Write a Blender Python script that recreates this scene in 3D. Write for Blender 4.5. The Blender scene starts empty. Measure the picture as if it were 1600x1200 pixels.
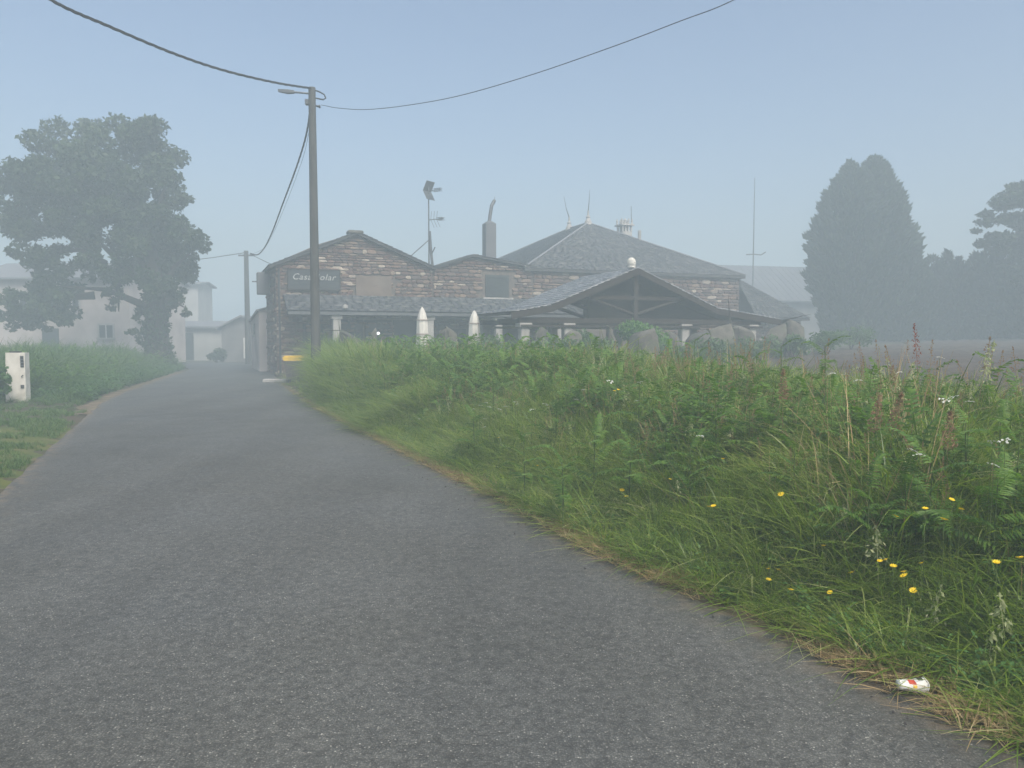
import bpy, bmesh, math, random
import numpy as np
from mathutils import Vector, Matrix, noise

random.seed(7)
rng = np.random.default_rng(11)
R = math.radians
scene = bpy.context.scene
C = scene.collection

# ------------------------------------------------------------------ camera
FPX, PITCH, CAMZ = 1202.0, R(3.33), 1.6
cam_d = bpy.data.cameras.new('camera')
cam_d.sensor_width = 36.0
cam_d.lens = 36.0 * FPX / 1600.0
cam_d.clip_start, cam_d.clip_end = 0.05, 2000
cam = bpy.data.objects.new('camera', cam_d)
cam.location = (0, 0, CAMZ)
cam.rotation_euler = (R(90) - PITCH, 0, 0)
C.objects.link(cam)
scene.camera = cam

# ------------------------------------------------------------------ world, sun, exposure
SUN_EL, SUN_ROT = R(50), R(150)
world = bpy.data.worlds.new('World')
scene.world = world
world.use_nodes = True
wn = world.node_tree.nodes
bg = wn['Background']
sky = wn.new('ShaderNodeTexSky')
sky.sky_type = 'NISHITA'
sky.sun_disc = False
sky.sun_elevation = SUN_EL
sky.sun_rotation = SUN_ROT
sky.air_density = 1.0
sky.dust_density = 5.0
sky.ozone_density = 1.0
world.node_tree.links.new(sky.outputs[0], bg.inputs[0])
bg.inputs[1].default_value = 0.083
sun_d = bpy.data.lights.new('sun', 'SUN')
sun_d.energy = 1.5
sun_d.angle = R(30)
sun_d.color = (1.0, 0.96, 0.9)
sun = bpy.data.objects.new('sun', sun_d)
C.objects.link(sun)
_d = Vector((math.sin(SUN_ROT) * math.cos(SUN_EL), math.cos(SUN_ROT) * math.cos(SUN_EL), math.sin(SUN_EL)))
sun.rotation_euler = _d.to_track_quat('Z', 'Y').to_euler()
sun.location = _d * 150

vs = scene.view_settings
vs.view_transform = 'Standard'
vs.look = 'None'
vs.gamma = 1
vs.use_curve_mapping = False
vs.exposure = 1.3
cy = scene.cycles
cy.use_denoising = True
cy.max_bounces = 4
cy.diffuse_bounces = 2
cy.glossy_bounces = 2
cy.transmission_bounces = 2
cy.transparent_max_bounces = 6
cy.volume_bounces = 1
cy.sample_clamp_indirect = 4.0
HAZE_DENSITY = 0.0136
HAZE_COLOR = (0.665, 0.80, 0.865, 1)

# ------------------------------------------------------------------ helpers
CP, SP = math.cos(PITCH), math.sin(PITCH)


def at(px, py, Y):
    """world point on the ray of photo pixel (px, py) at forward distance Y"""
    u, v = (px - 800) / FPX, (600 - py) / FPX
    t = Y / (CP + v * SP)
    return Vector((u * t, Y, CAMZ + t * (v * CP - SP)))


def gnd(px, py, z=0.0):
    u, v = (px - 800) / FPX, (600 - py) / FPX
    t = (z - CAMZ) / (v * CP - SP)
    return Vector((u * t, t * (CP + v * SP), z))


def tag(o, label=None, cat=None, group=None, kind=None):
    if label: o['label'] = label
    if cat: o['category'] = cat
    if group: o['group'] = group
    if kind: o['kind'] = kind
    return o


def empty(name, loc=(0, 0, 0), rz=0.0, label=None, cat=None, group=None):
    o = bpy.data.objects.new(name, None)
    o.empty_display_size = 0.2
    C.objects.link(o)
    o.location = loc
    o.rotation_euler = (0, 0, rz)
    return tag(o, label, cat, group)


def link(name, me, mat=None, parent=None):
    o = bpy.data.objects.new(name, me)
    if mat is not None and len(me.materials) == 0:
        me.materials.append(mat)
    C.objects.link(o)
    if parent is not None: o.parent = parent
    return o


def mesh_np(name, verts, faces, attrs=None, smooth=False):
    """mesh from an (n,3) array and an (m,k) array of faces"""
    verts = np.asarray(verts, dtype=np.float32)
    faces = np.asarray(faces, dtype=np.int32)
    me = bpy.data.meshes.new(name)
    m, k = faces.shape
    me.vertices.add(len(verts))
    me.vertices.foreach_set('co', verts.ravel())
    me.loops.add(m * k)
    me.loops.foreach_set('vertex_index', faces.ravel())
    me.polygons.add(m)
    me.polygons.foreach_set('loop_start', np.arange(0, m * k, k, dtype=np.int32))
    me.polygons.foreach_set('loop_total', np.full(m, k, dtype=np.int32))
    if smooth: me.polygons.foreach_set('use_smooth', np.ones(m, dtype=bool))
    me.update(calc_edges=True)
    if attrs:
        for an, av in attrs.items():
            a = me.attributes.new(an, 'FLOAT', 'POINT')
            a.data.foreach_set('value', np.asarray(av, dtype=np.float32))
    return me


class MB:
    """collects shapes; build() links them as one mesh object"""

    def __init__(self):
        self.v, self.f = [], []

    def add(self, vs, fs):
        n = len(self.v)
        self.v += [tuple(p) for p in vs]
        self.f += [tuple(n + i for i in f) for f in fs]
        return self

    def box(self, x0, x1, y0, y1, z0, z1, M=None):
        p = [(x0, y0, z0), (x1, y0, z0), (x1, y1, z0), (x0, y1, z0), (x0, y0, z1), (x1, y0, z1), (x1, y1, z1), (x0, y1, z1)]
        if M is not None: p = [M @ Vector(q) for q in p]
        return self.add(p, [(3, 2, 1, 0), (4, 5, 6, 7), (0, 1, 5, 4), (1, 2, 6, 5), (2, 3, 7, 6), (3, 0, 4, 7)])

    def bbox(self, x0, x1, y0, y1, z0, z1, b=0.02, M=None):
        """box with chamfered vertical and horizontal edges"""
        pts, fs = [], []
        def ring(i, z):
            return [(x0 + i, y0 + b + i, z), (x0 + b + i, y0 + i, z), (x1 - b - i, y0 + i, z), (x1 - i, y0 + b + i, z), (x1 - i, y1 - b - i, z), (x1 - b - i, y1 - i, z), (x0 + b + i, y1 - i, z), (x0 + i, y1 - b - i, z)]
        rs = [ring(b * .7, z0), ring(0, z0 + b), ring(0, z1 - b), ring(b * .7, z1)]
        for r_ in rs: pts += r_
        for k in range(3):
            for i in range(8):
                j = (i + 1) % 8
                fs.append((k * 8 + i, k * 8 + j, k * 8 + 8 + j, k * 8 + 8 + i))
        fs.append(tuple(range(7, -1, -1)))
        fs.append(tuple(range(24, 32)))
        if M is not None: pts = [M @ Vector(q) for q in pts]
        return self.add(pts, fs)

    def prism(self, poly, y0, y1):
        """poly in (x, z) extruded from y0 to y1"""
        n = len(poly)
        p = [(x, y0, z) for x, z in poly] + [(x, y1, z) for x, z in poly]
        f = [tuple(range(n)), tuple(range(2 * n - 1, n - 1, -1))]
        f += [(i, n + i, n + (i + 1) % n, (i + 1) % n) for i in range(n)]
        return self.add(p, f)

    def slab(self, quad, th):
        """quad of 3D points (top surface), thickness th straight down"""
        n = len(quad)
        q = [Vector(a) for a in quad]
        p = q + [a - Vector((0, 0, th)) for a in q]
        f = [tuple(range(n)), tuple(range(2 * n - 1, n - 1, -1))]
        f += [((i + 1) % n, i, n + i, n + (i + 1) % n) for i in range(n)]
        return self.add(p, f)

    def tube(self, pts, r, n=8, cap=True):
        pts = [Vector(p) for p in pts]
        rs = r if isinstance(r, (list, tuple)) else [r] * len(pts)
        vs, fs = [], []
        prev = None
        for i, p in enumerate(pts):
            d = (pts[min(i + 1, len(pts) - 1)] - pts[max(i - 1, 0)])
            d = d.normalized() if d.length > 1e-9 else Vector((0, 0, 1))
            if prev is None:
                ref = Vector((0, 0, 1)) if abs(d.z) < .9 else Vector((1, 0, 0))
                a = d.cross(ref).normalized()
            else:
                a = (prev - d * prev.dot(d)).normalized()
            prev = a
            b = d.cross(a)
            for k in range(n):
                t = 2 * math.pi * k / n
                vs.append(p + (a * math.cos(t) + b * math.sin(t)) * rs[i])
        for i in range(len(pts) - 1):
            for k in range(n):
                j = (k + 1) % n
                fs.append((i * n + k, i * n + j, (i + 1) * n + j, (i + 1) * n + k))
        if cap:
            fs.append(tuple(range(n - 1, -1, -1)))
            fs.append(tuple(range((len(pts) - 1) * n, len(pts) * n)))
        return self.add(vs, fs)

    def lathe(self, prof, n=16, M=None, cap=True):
        vs, fs = [], []
        for (r_, z) in prof:
            for k in range(n):
                t = 2 * math.pi * k / n
                p = Vector((r_ * math.cos(t), r_ * math.sin(t), z))
                vs.append(M @ p if M is not None else p)
        for i in range(len(prof) - 1):
            for k in range(n):
                j = (k + 1) % n
                fs.append((i * n + k, i * n + j, (i + 1) * n + j, (i + 1) * n + k))
        if cap:
            fs.append(tuple(range(n - 1, -1, -1)))
            fs.append(tuple(range((len(prof) - 1) * n, len(prof) * n)))
        return self.add(vs, fs)

    def mesh(self, name, smooth=False):
        me = bpy.data.meshes.new(name)
        me.from_pydata(self.v, [], self.f)
        if smooth: me.polygons.foreach_set('use_smooth', [True] * len(me.polygons))
        me.update()
        return me

    def build(self, name, mat, parent=None, smooth=False):
        return link(name, self.mesh(name, smooth), mat, parent)


# ------------------------------------------------------------------ materials
def ramp(nt, stops):
    n = nt.nodes.new('ShaderNodeValToRGB')
    e = n.color_ramp.elements
    while len(e) < len(stops): e.new(0.5)
    for x, (p, c) in zip(e, stops):
        x.position = p
        x.color = (*c, 1)
    return n


def pmat(name, c1, c2, scale=4.0, rough=0.85, bump=0.3, bscale=30.0, detail=6.0, spec=0.3, metal=0.0, rnd=None, attr=None, lo=0.35, hi=0.65, bdist=0.02, stretch=None, grime=None):
    """noise-mottled surface in object space; rnd = stops picked per object, attr = stops picked by a mesh attribute, grime = (colour, scale, amount)"""
    m = bpy.data.materials.new(name)
    m.use_nodes = True
    nt = m.node_tree
    N, L = nt.nodes, nt.links
    b = N['Principled BSDF']
    b.inputs['Roughness'].default_value = rough
    b.inputs['Specular IOR Level'].default_value = spec
    b.inputs['Metallic'].default_value = metal
    tc = N.new('ShaderNodeTexCoord')
    src = tc.outputs['Object']
    if stretch:
        mp = N.new('ShaderNodeMapping')
        mp.inputs['Scale'].default_value = stretch
        L.new(src, mp.inputs['Vector'])
        src = mp.outputs[0]
    nz = N.new('ShaderNodeTexNoise')
    nz.inputs['Scale'].default_value = scale
    nz.inputs['Detail'].default_value = detail
    L.new(src, nz.inputs['Vector'])
    r_ = ramp(nt, [(lo, c1), (hi, c2)])
    L.new(nz.outputs['Fac'], r_.inputs['Fac'])
    col = r_.outputs['Color']
    if rnd or attr:
        if rnd:
            oi = N.new('ShaderNodeObjectInfo')
            fac = oi.outputs['Random']
            stops = rnd
        else:
            an = N.new('ShaderNodeAttribute')
            an.attribute_name = 'tint'
            fac = an.outputs['Fac']
            stops = attr
        rr = ramp(nt, stops)
        L.new(fac, rr.inputs['Fac'])
        mx = N.new('ShaderNodeMix')
        mx.data_type = 'RGBA'
        mx.blend_type = 'MULTIPLY'
        mx.inputs['Factor'].default_value = 1
        L.new(col, mx.inputs['A'])
        L.new(rr.outputs['Color'], mx.inputs['B'])
        col = mx.outputs['Result']
    if grime:
        g = N.new('ShaderNodeTexNoise')
        g.inputs['Scale'].default_value = grime[1]
        g.inputs['Detail'].default_value = 5
        L.new(tc.outputs['Object'], g.inputs['Vector'])
        gr = ramp(nt, [(0.48, (0, 0, 0)), (0.68, (grime[2],) * 3)])
        L.new(g.outputs['Fac'], gr.inputs['Fac'])
        mg = N.new('ShaderNodeMix')
        mg.data_type = 'RGBA'
        L.new(gr.outputs['Color'], mg.inputs['Factor'])
        L.new(col, mg.inputs['A'])
        mg.inputs['B'].default_value = (*grime[0], 1)
        col = mg.outputs['Result']
    L.new(col, b.inputs['Base Color'])
    if bump:
        n2 = N.new('ShaderNodeTexNoise')
        n2.inputs['Scale'].default_value = bscale
        n2.inputs['Detail'].default_value = 6
        L.new(src, n2.inputs['Vector'])
        bp = N.new('ShaderNodeBump')
        bp.inputs['Strength'].default_value = bump
        bp.inputs['Distance'].default_value = bdist
        L.new(n2.outputs['Fac'], bp.inputs['Height'])
        L.new(bp.outputs[0], b.inputs['Normal'])
    return m


def leafmat(name, stops, trans=0.35, rough=0.5, spec=0.35, tip=None):
    """leaves: colour picked by the 'tint' of the blade and by the plant; light passes through"""
    m = bpy.data.materials.new(name)
    m.use_nodes = True
    nt = m.node_tree
    N, L = nt.nodes, nt.links
    b = N['Principled BSDF']
    b.inputs['Roughness'].default_value = rough
    b.inputs['Specular IOR Level'].default_value = spec
    an = N.new('ShaderNodeAttribute')
    an.attribute_name = 'tint'
    oi = N.new('ShaderNodeObjectInfo')
    ad = N.new('ShaderNodeMath')
    ad.operation = 'MULTIPLY_ADD'
    ad.inputs[1].default_value = 0.38
    pn_ = N.new('ShaderNodeTexNoise')
    pn_.inputs['Scale'].default_value = 0.9
    pn_.inputs['Detail'].default_value = 3
    L.new(oi.outputs['Location'], pn_.inputs['Vector'])
    pr_ = N.new('ShaderNodeMapRange')
    pr_.inputs['From Min'].default_value = 0.32
    pr_.inputs['From Max'].default_value = 0.68
    L.new(pn_.outputs['Fac'], pr_.inputs['Value'])
    av = N.new('ShaderNodeMix')
    av.inputs['Factor'].default_value = 0.6
    L.new(oi.outputs['Random'], av.inputs['A'])
    L.new(pr_.outputs[0], av.inputs['B'])
    L.new(av.outputs['Result'], ad.inputs[0])
    mu = N.new('ShaderNodeMath')
    mu.operation = 'MULTIPLY'
    mu.inputs[1].default_value = 0.62
    L.new(an.outputs['Fac'], mu.inputs[0])
    L.new(mu.outputs[0], ad.inputs[2])
    r_ = ramp(nt, stops)
    L.new(ad.outputs[0], r_.inputs['Fac'])
    L.new(r_.outputs['Color'], b.inputs['Base Color'])
    tr = N.new('ShaderNodeBsdfTranslucent')
    hs = N.new('ShaderNodeHueSaturation')
    hs.inputs['Value'].default_value = 1.25
    hs.inputs['Saturation'].default_value = 1.1
    L.new(r_.outputs['Color'], hs.inputs['Color'])
    L.new(hs.outputs[0], tr.inputs['Color'])
    ms = N.new('ShaderNodeMixShader')
    ms.inputs[0].default_value = trans
    L.new(b.outputs[0], ms.inputs[1])
    L.new(tr.outputs[0], ms.inputs[2])
    L.new(ms.outputs[0], N['Material Output'].inputs['Surface'])
    return m


def asphalt():
    m = bpy.data.materials.new('asphalt')
    m.use_nodes = True
    nt = m.node_tree
    N, L = nt.nodes, nt.links
    b = N['Principled BSDF']
    b.inputs['Specular IOR Level'].default_value = 0.35
    tc = N.new('ShaderNodeTexCoord')
    P = tc.outputs['Object']

    def noise_(scale, detail=4, src=P):
        n = N.new('ShaderNodeTexNoise')
        n.inputs['Scale'].default_value = scale
        n.inputs['Detail'].default_value = detail
        L.new(src, n.inputs['Vector'])
        return n.outputs['Fac']

    def mixc(fac, a, bcol, blend='MIX'):
        x = N.new('ShaderNodeMix')
        x.data_type = 'RGBA'
        x.blend_type = blend
        if isinstance(fac, float): x.inputs['Factor'].default_value = fac
        else: L.new(fac, x.inputs['Factor'])
        for s_, v in (('A', a), ('B', bcol)):
            if isinstance(v, tuple): x.inputs[s_].default_value = (*v, 1)
            else: L.new(v, x.inputs[s_])
        return x.outputs['Result']

    vo = N.new('ShaderNodeTexVoronoi')
    vo.inputs['Scale'].default_value = 120
    L.new(P, vo.inputs['Vector'])
    sep = N.new('ShaderNodeSeparateColor')
    L.new(vo.outputs['Color'], sep.inputs[0])
    stones = ramp(nt, [(0.0, (0.052, 0.052, 0.050)), (0.35, (0.092, 0.092, 0.088)), (0.75, (0.118, 0.117, 0.111)), (0.95, (0.145, 0.142, 0.134)), (0.996, (0.30, 0.29, 0.27))])
    L.new(sep.outputs[0], stones.inputs['Fac'])
    # bitumen between the stones
    gap = ramp(nt, [(0.35, (0, 0, 0)), (0.62, (1, 1, 1))])
    L.new(vo.outputs['Distance'], gap.inputs['Fac'])
    col = mixc(gap.outputs['Color'], stones.outputs['Color'], (0.062, 0.062, 0.060))
    # clumps of a few stones, so the grain holds at distance
    cl = ramp(nt, [(0.34, (0.80, 0.80, 0.795)), (0.66, (1.26, 1.26, 1.25))])
    L.new(noise_(24, 5), cl.inputs['Fac'])
    col = mixc(1.0, col, cl.outputs['Color'], 'MULTIPLY')
    # broad worn patches, some bluish, some brownish
    pt = ramp(nt, [(0.34, (0.88, 0.90, 0.84)), (0.5, (0.98, 1.01, 0.97)), (0.66, (1.02, 1.07, 1.06))])
    L.new(noise_(0.55, 5), pt.inputs['Fac'])
    col = mixc(1.0, col, pt.outputs['Color'], 'MULTIPLY')
    sm = N.new('ShaderNodeMapping')
    sm.inputs['Rotation'].default_value = (0, 0, R(-23))
    sm.inputs['Scale'].default_value = (1.1, 0.06, 1)
    L.new(P, sm.inputs['Vector'])
    tr = ramp(nt, [(0.38, (0.87, 0.87, 0.87)), (0.62, (1.10, 1.10, 1.10))])
    L.new(noise_(1.0, 3, sm.outputs[0]), tr.inputs['Fac'])
    col = mixc(0.8, col, tr.outputs['Color'], 'MULTIPLY')
    # old patches of darker repair
    dk = ramp(nt, [(0.60, (1, 1, 1)), (0.66, (0.88, 0.88, 0.88))])
    L.new(noise_(0.23, 6), dk.inputs['Fac'])
    col = mixc(1.0, col, dk.outputs['Color'], 'MULTIPLY')
    # fine tar-filled cracks
    cv = N.new('ShaderNodeTexVoronoi')
    cv.feature = 'DISTANCE_TO_EDGE'
    cv.inputs['Scale'].default_value = 0.42
    wv_ = N.new('ShaderNodeTexNoise')
    wv_.inputs['Scale'].default_value = 2.6
    wv_.inputs['Detail'].default_value = 6
    L.new(P, wv_.inputs['Vector'])
    va = N.new('ShaderNodeVectorMath')
    va.operation = 'MULTIPLY_ADD'
    va.inputs[1].default_value = (.9, .9, .9)
    L.new(wv_.outputs['Color'], va.inputs[0])
    L.new(P, va.inputs[2])
    L.new(va.outputs[0], cv.inputs['Vector'])
    cr_ = ramp(nt, [(0.0, (0.72, 0.72, 0.72)), (0.006, (1, 1, 1))])
    L.new(cv.outputs['Distance'], cr_.inputs['Fac'])
    gate = ramp(nt, [(0.52, (0, 0, 0)), (0.60, (1, 1, 1))])
    L.new(noise_(0.5, 3), gate.inputs['Fac'])
    cmul = mixc(gate.outputs['Color'], (1.0, 1.0, 1.0), cr_.outputs['Color'])
    col = mixc(1.0, col, cmul, 'MULTIPLY')
    # dust and soil thrown onto the edge
    ed = N.new('ShaderNodeAttribute')
    ed.attribute_name = 'edge'
    mul = N.new('ShaderNodeMath')
    mul.operation = 'MULTIPLY'
    L.new(ed.outputs['Fac'], mul.inputs[0])
    er = ramp(nt, [(0.42, (0, 0, 0)), (0.62, (1, 1, 1))])
    L.new(noise_(7, 6), er.inputs['Fac'])
    L.new(er.outputs['Color'], mul.inputs[1])
    col = mixc(mul.outputs[0], col, (0.17, 0.135, 0.09))
    L.new(col, b.inputs['Base Color'])
    rr = N.new('ShaderNodeMapRange')
    rr.inputs['To Min'].default_value = 0.55
    rr.inputs['To Max'].default_value = 0.9
    L.new(noise_(2.2, 4), rr.inputs['Value'])
    L.new(rr.outputs[0], b.inputs['Roughness'])
    bp = N.new('ShaderNodeBump')
    bp.inputs['Strength'].default_value = 0.6
    bp.inputs['Distance'].default_value = 0.004
    bp.invert = True
    L.new(vo.outputs['Distance'], bp.inputs['Height'])
    bp2 = N.new('ShaderNodeBump')
    bp2.inputs['Strength'].default_value = 0.5
    bp2.inputs['Distance'].default_value = 0.012
    L.new(noise_(24, 5), bp2.inputs['Height'])
    L.new(bp.outputs[0], bp2.inputs['Normal'])
    L.new(bp2.outputs[0], b.inputs['Normal'])
    return m


STONE_STOPS = [(0.0, (0.085, 0.052, 0.042)), (0.25, (0.135, 0.080, 0.062)), (0.5, (0.105, 0.080, 0.072)), (0.7, (0.175, 0.112, 0.082)), (0.86, (0.22, 0.16, 0.12)), (0.97, (0.40, 0.345, 0.28))]
M = {}
M['asphalt'] = asphalt()
M['soil'] = pmat('soil', (0.075, 0.06, 0.038), (0.05, 0.06, 0.028), 1.3, 0.95, 0.6, 22, bdist=0.04)
M['dirt'] = pmat('dirt', (0.19, 0.15, 0.105), (0.11, 0.085, 0.055), 3.5, 0.95, 0.7, 45, bdist=0.02, grime=((0.07, 0.075, 0.03), 1.6, 0.8))
M['plough'] = pmat('plough', (0.085, 0.066, 0.048), (0.052, 0.041, 0.031), 2.2, 0.95, 0.9, 14, bdist=0.06)
M['moss'] = pmat('moss', (0.105, 0.118, 0.026), (0.058, 0.085, 0.022), 2.5, 0.95, 0.8, 60, bdist=0.02, grime=((0.16, 0.13, 0.07), 1.9, 0.7))
M['gravel'] = pmat('gravel', (0.17, 0.16, 0.15), (0.10, 0.095, 0.09), 40, 0.95, 0.9, 70, bdist=0.02)
M['stone'] = pmat('stone', (0.78, 0.78, 0.78), (1.15, 1.12, 1.08), 9, 0.9, 0.6, 25, rnd=STONE_STOPS)
M['stone_joined'] = pmat('stone_joined', (0.78, 0.78, 0.78), (1.15, 1.12, 1.08), 9, 0.9, 0.6, 25, attr=STONE_STOPS)
M['mortar'] = pmat('mortar', (0.10, 0.082, 0.07), (0.155, 0.125, 0.10), 6, 0.95, 0.5, 40)
M['plaster_tan'] = pmat('plaster_tan', (0.165, 0.125, 0.095), (0.125, 0.093, 0.072), 3, 0.9, 0.3, 30, grime=((0.2, 0.17, 0.14), 1.2, 0.6))
M['boulder'] = pmat('boulder', (0.125, 0.122, 0.11), (0.07, 0.073, 0.065), 4, 0.92, 0.8, 12, grime=((0.11, 0.12, 0.075), 2.0, 0.9), rnd=[(0, (0.75, 0.75, 0.75)), (0.5, (1.0, 0.94, 0.88)), (1, (1.3, 1.22, 1.12))])
M['slate'] = pmat('slate', (0.8, 0.8, 0.82), (1.15, 1.15, 1.15), 14, 0.55, 0.4, 30, spec=0.5, attr=[(0, (0.036, 0.039, 0.044)), (0.5, (0.052, 0.056, 0.061)), (0.85, (0.072, 0.075, 0.078)), (1, (0.10, 0.10, 0.097))])
M['slate_sheen'] = pmat('slate_sheen', (0.8, 0.8, 0.82), (1.15, 1.15, 1.15), 14, 0.32, 0.3, 30, spec=0.7, attr=[(0, (0.19, 0.2, 0.21)), (0.5, (0.25, 0.26, 0.27)), (0.85, (0.30, 0.31, 0.32)), (1, (0.38, 0.39, 0.39))])  # slate colour lightened to carry the sky's reflection on wet slates
M['roof_deck'] = pmat('roof_deck', (0.045, 0.045, 0.048), (0.065, 0.063, 0.06), 6, 0.85, 0.3, 20)
M['dark_wood'] = pmat('dark_wood', (0.036, 0.027, 0.02), (0.022, 0.017, 0.013), 3, 0.8, 0.5, 30, stretch=(1, 1, 8))
M['white_wood'] = pmat('white_wood', (0.62, 0.61, 0.57), (0.5, 0.49, 0.45), 5, 0.75, 0.2, 30)
M['granite'] = pmat('granite', (0.40, 0.385, 0.36), (0.31, 0.30, 0.28), 25, 0.9, 0.4, 60, grime=((0.2, 0.19, 0.16), 2.0, 0.6))
M['concrete'] = pmat('concrete', (0.085, 0.086, 0.08), (0.06, 0.062, 0.058), 3, 0.9, 0.4, 60, stretch=(1, 1, .25), grime=((0.05, 0.05, 0.045), 1.0, 0.6))
M['white_concrete'] = pmat('white_concrete', (0.63, 0.61, 0.55), (0.53, 0.51, 0.45), 3.5, 0.88, 0.4, 50, grime=((0.30, 0.29, 0.24), 1.7, 0.7))
M['white_render'] = pmat('white_render', (0.52, 0.46, 0.42), (0.42, 0.37, 0.335), 0.7, 0.9, 0.3, 20, grime=((0.27, 0.245, 0.225), 0.5, 0.7))
M['pale_render'] = pmat('pale_render', (0.42, 0.42, 0.395), (0.35, 0.35, 0.335), 0.8, 0.9, 0.3, 20, grime=((0.3, 0.3, 0.28), 0.6, 0.6))
M['grey_block'] = pmat('grey_block', (0.20, 0.195, 0.185), (0.145, 0.14, 0.135), 1.2, 0.9, 0.4, 18, grime=((0.09, 0.09, 0.085), 0.8, 0.7))
M['tile_grey'] = pmat('tile_grey', (0.20, 0.205, 0.215), (0.15, 0.155, 0.165), 2, 0.7, 0.4, 9, stretch=(1, 6, 6))
M['sheet_grey'] = pmat('sheet_grey', (0.12, 0.124, 0.13), (0.10, 0.104, 0.11), 0.8, 0.6, 0.2, 9)
M['glass_dark'] = pmat('glass_dark', (0.018, 0.02, 0.022), (0.026, 0.028, 0.03), 2, 0.15, 0.0, spec=0.5)
M['shutter'] = pmat('shutter', (0.045, 0.052, 0.05), (0.035, 0.04, 0.039), 6, 0.6, 0.2, 20)
M['metal'] = pmat('metal', (0.15, 0.155, 0.16), (0.11, 0.115, 0.12), 6, 0.5, 0.1, 40, metal=0.6)
M['dark_metal'] = pmat('dark_metal', (0.06, 0.062, 0.065), (0.045, 0.046, 0.048), 8, 0.5, 0.1, 40)
M['rubber'] = pmat('rubber', (0.02, 0.02, 0.021), (0.03, 0.03, 0.03), 20, 0.7, 0.1, 60)
M['fabric'] = pmat('fabric', (0.64, 0.62, 0.56), (0.54, 0.52, 0.47), 8, 0.9, 0.3, 30, stretch=(1, 1, .3))
M['strap'] = pmat('strap', (0.28, 0.24, 0.22), (0.35, 0.3, 0.27), 8, 0.9, 0.1, 30)
M['white_plastic'] = pmat('white_plastic', (0.80, 0.80, 0.77), (0.74, 0.74, 0.71), 5, 0.4, 0.05, 30, grime=((0.5, 0.47, 0.4), 3.0, 0.4))
M['yellow'] = pmat('yellow', (0.78, 0.52, 0.05), (0.70, 0.45, 0.04), 4, 0.45, 0.1, 30, grime=((0.45, 0.32, 0.08), 2.0, 0.5))
M['bin_grey'] = pmat('bin_grey', (0.115, 0.10, 0.10), (0.09, 0.08, 0.08), 4, 0.5, 0.1, 30, grime=((0.16, 0.14, 0.12), 2.0, 0.5))
M['sign_board'] = pmat('sign_board', (0.028, 0.033, 0.034), (0.04, 0.044, 0.044), 5, 0.7, 0.2, 30)
M['sign_letter'] = pmat('sign_letter', (0.42, 0.43, 0.42), (0.36, 0.37, 0.36), 5, 0.6, 0.0)
M['bark'] = pmat('bark', (0.062, 0.052, 0.042), (0.035, 0.031, 0.026), 5, 0.95, 0.9, 16, stretch=(1, 1, .25), bdist=0.05)
M['paper'] = pmat('paper', (0.82, 0.82, 0.80), (0.76, 0.76, 0.74), 14, 0.5, 0.15, 30, grime=((0.55, 0.5, 0.4), 9.0, 0.5))
M['paper_red'] = pmat('paper_red', (0.62, 0.085, 0.055), (0.55, 0.07, 0.045), 14, 0.5, 0.0)
M['paper_yellow'] = pmat('paper_yellow', (0.78, 0.58, 0.08), (0.72, 0.5, 0.06), 14, 0.5, 0.0)
M['paper_black'] = pmat('paper_black', (0.04, 0.045, 0.05), (0.05, 0.055, 0.06), 14, 0.5, 0.0)
M['flower_yellow'] = leafmat('flower_yellow', [(0, (0.85, 0.60, 0.02)), (1, (0.95, 0.75, 0.04))], 0.25)
M['flower_white'] = leafmat('flower_white', [(0, (0.74, 0.75, 0.68)), (1, (0.85, 0.85, 0.80))], 0.3)
G = lambda *c: c
M['grass'] = leafmat('grass', [(0.0, (0.050, 0.105, 0.016)), (0.3, (0.125, 0.21, 0.024)), (0.55, (0.205, 0.295, 0.036)), (0.75, (0.30, 0.37, 0.08)), (0.88, (0.47, 0.48, 0.22)), (1.0, (0.56, 0.51, 0.30))], 0.45, 0.32, 0.6)  # pale stops paint blade highlights, dark stops the shaded gaps, spread at random
M['rough_grass'] = leafmat('rough_grass', [(0.0, (0.030, 0.075, 0.018)), (0.3, (0.062, 0.130, 0.026)), (0.6, (0.10, 0.18, 0.036)), (0.85, (0.17, 0.24, 0.07)), (1.0, (0.32, 0.32, 0.16))], 0.42, 0.4, 0.5)
M['dry'] = leafmat('dry', [(0.0, (0.26, 0.19, 0.09)), (0.5, (0.42, 0.31, 0.16)), (0.8, (0.55, 0.44, 0.25)), (1.0, (0.18, 0.18, 0.05))], 0.25, 0.7, 0.2)
M['bracken'] = leafmat('bracken', [(0.0, (0.060, 0.135, 0.024)), (0.5, (0.105, 0.205, 0.032)), (1.0, (0.18, 0.28, 0.05))], 0.45, 0.5, 0.35)
M['fern_stem'] = pmat('fern_stem', (0.10, 0.15, 0.04), (0.075, 0.11, 0.03), 8, 0.6, 0.0)
M['weed'] = leafmat('weed', [(0.0, (0.04, 0.105, 0.026)), (0.5, (0.075, 0.165, 0.036)), (1.0, (0.13, 0.23, 0.06))], 0.35, 0.5, 0.35)
M['panicle'] = leafmat('panicle', [(0.0, (0.23, 0.13, 0.085)), (0.4, (0.30, 0.19, 0.12)), (0.75, (0.34, 0.27, 0.15)), (1.0, (0.40, 0.37, 0.20))], 0.4, 0.8, 0.1)
M['oat'] = leafmat('oat', [(0.0, (0.30, 0.36, 0.16)), (1.0, (0.50, 0.50, 0.30))], 0.4, 0.6, 0.3)
M['dock'] = leafmat('dock', [(0.0, (0.24, 0.07, 0.045)), (1.0, (0.32, 0.12, 0.07))], 0.3, 0.7, 0.2)
M['oak_leaf'] = leafmat('oak_leaf', [(0.0, (0.014, 0.028, 0.010)), (0.5, (0.034, 0.06, 0.018)), (1.0, (0.075, 0.11, 0.034))], 0.3, 0.5, 0.3)
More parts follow.
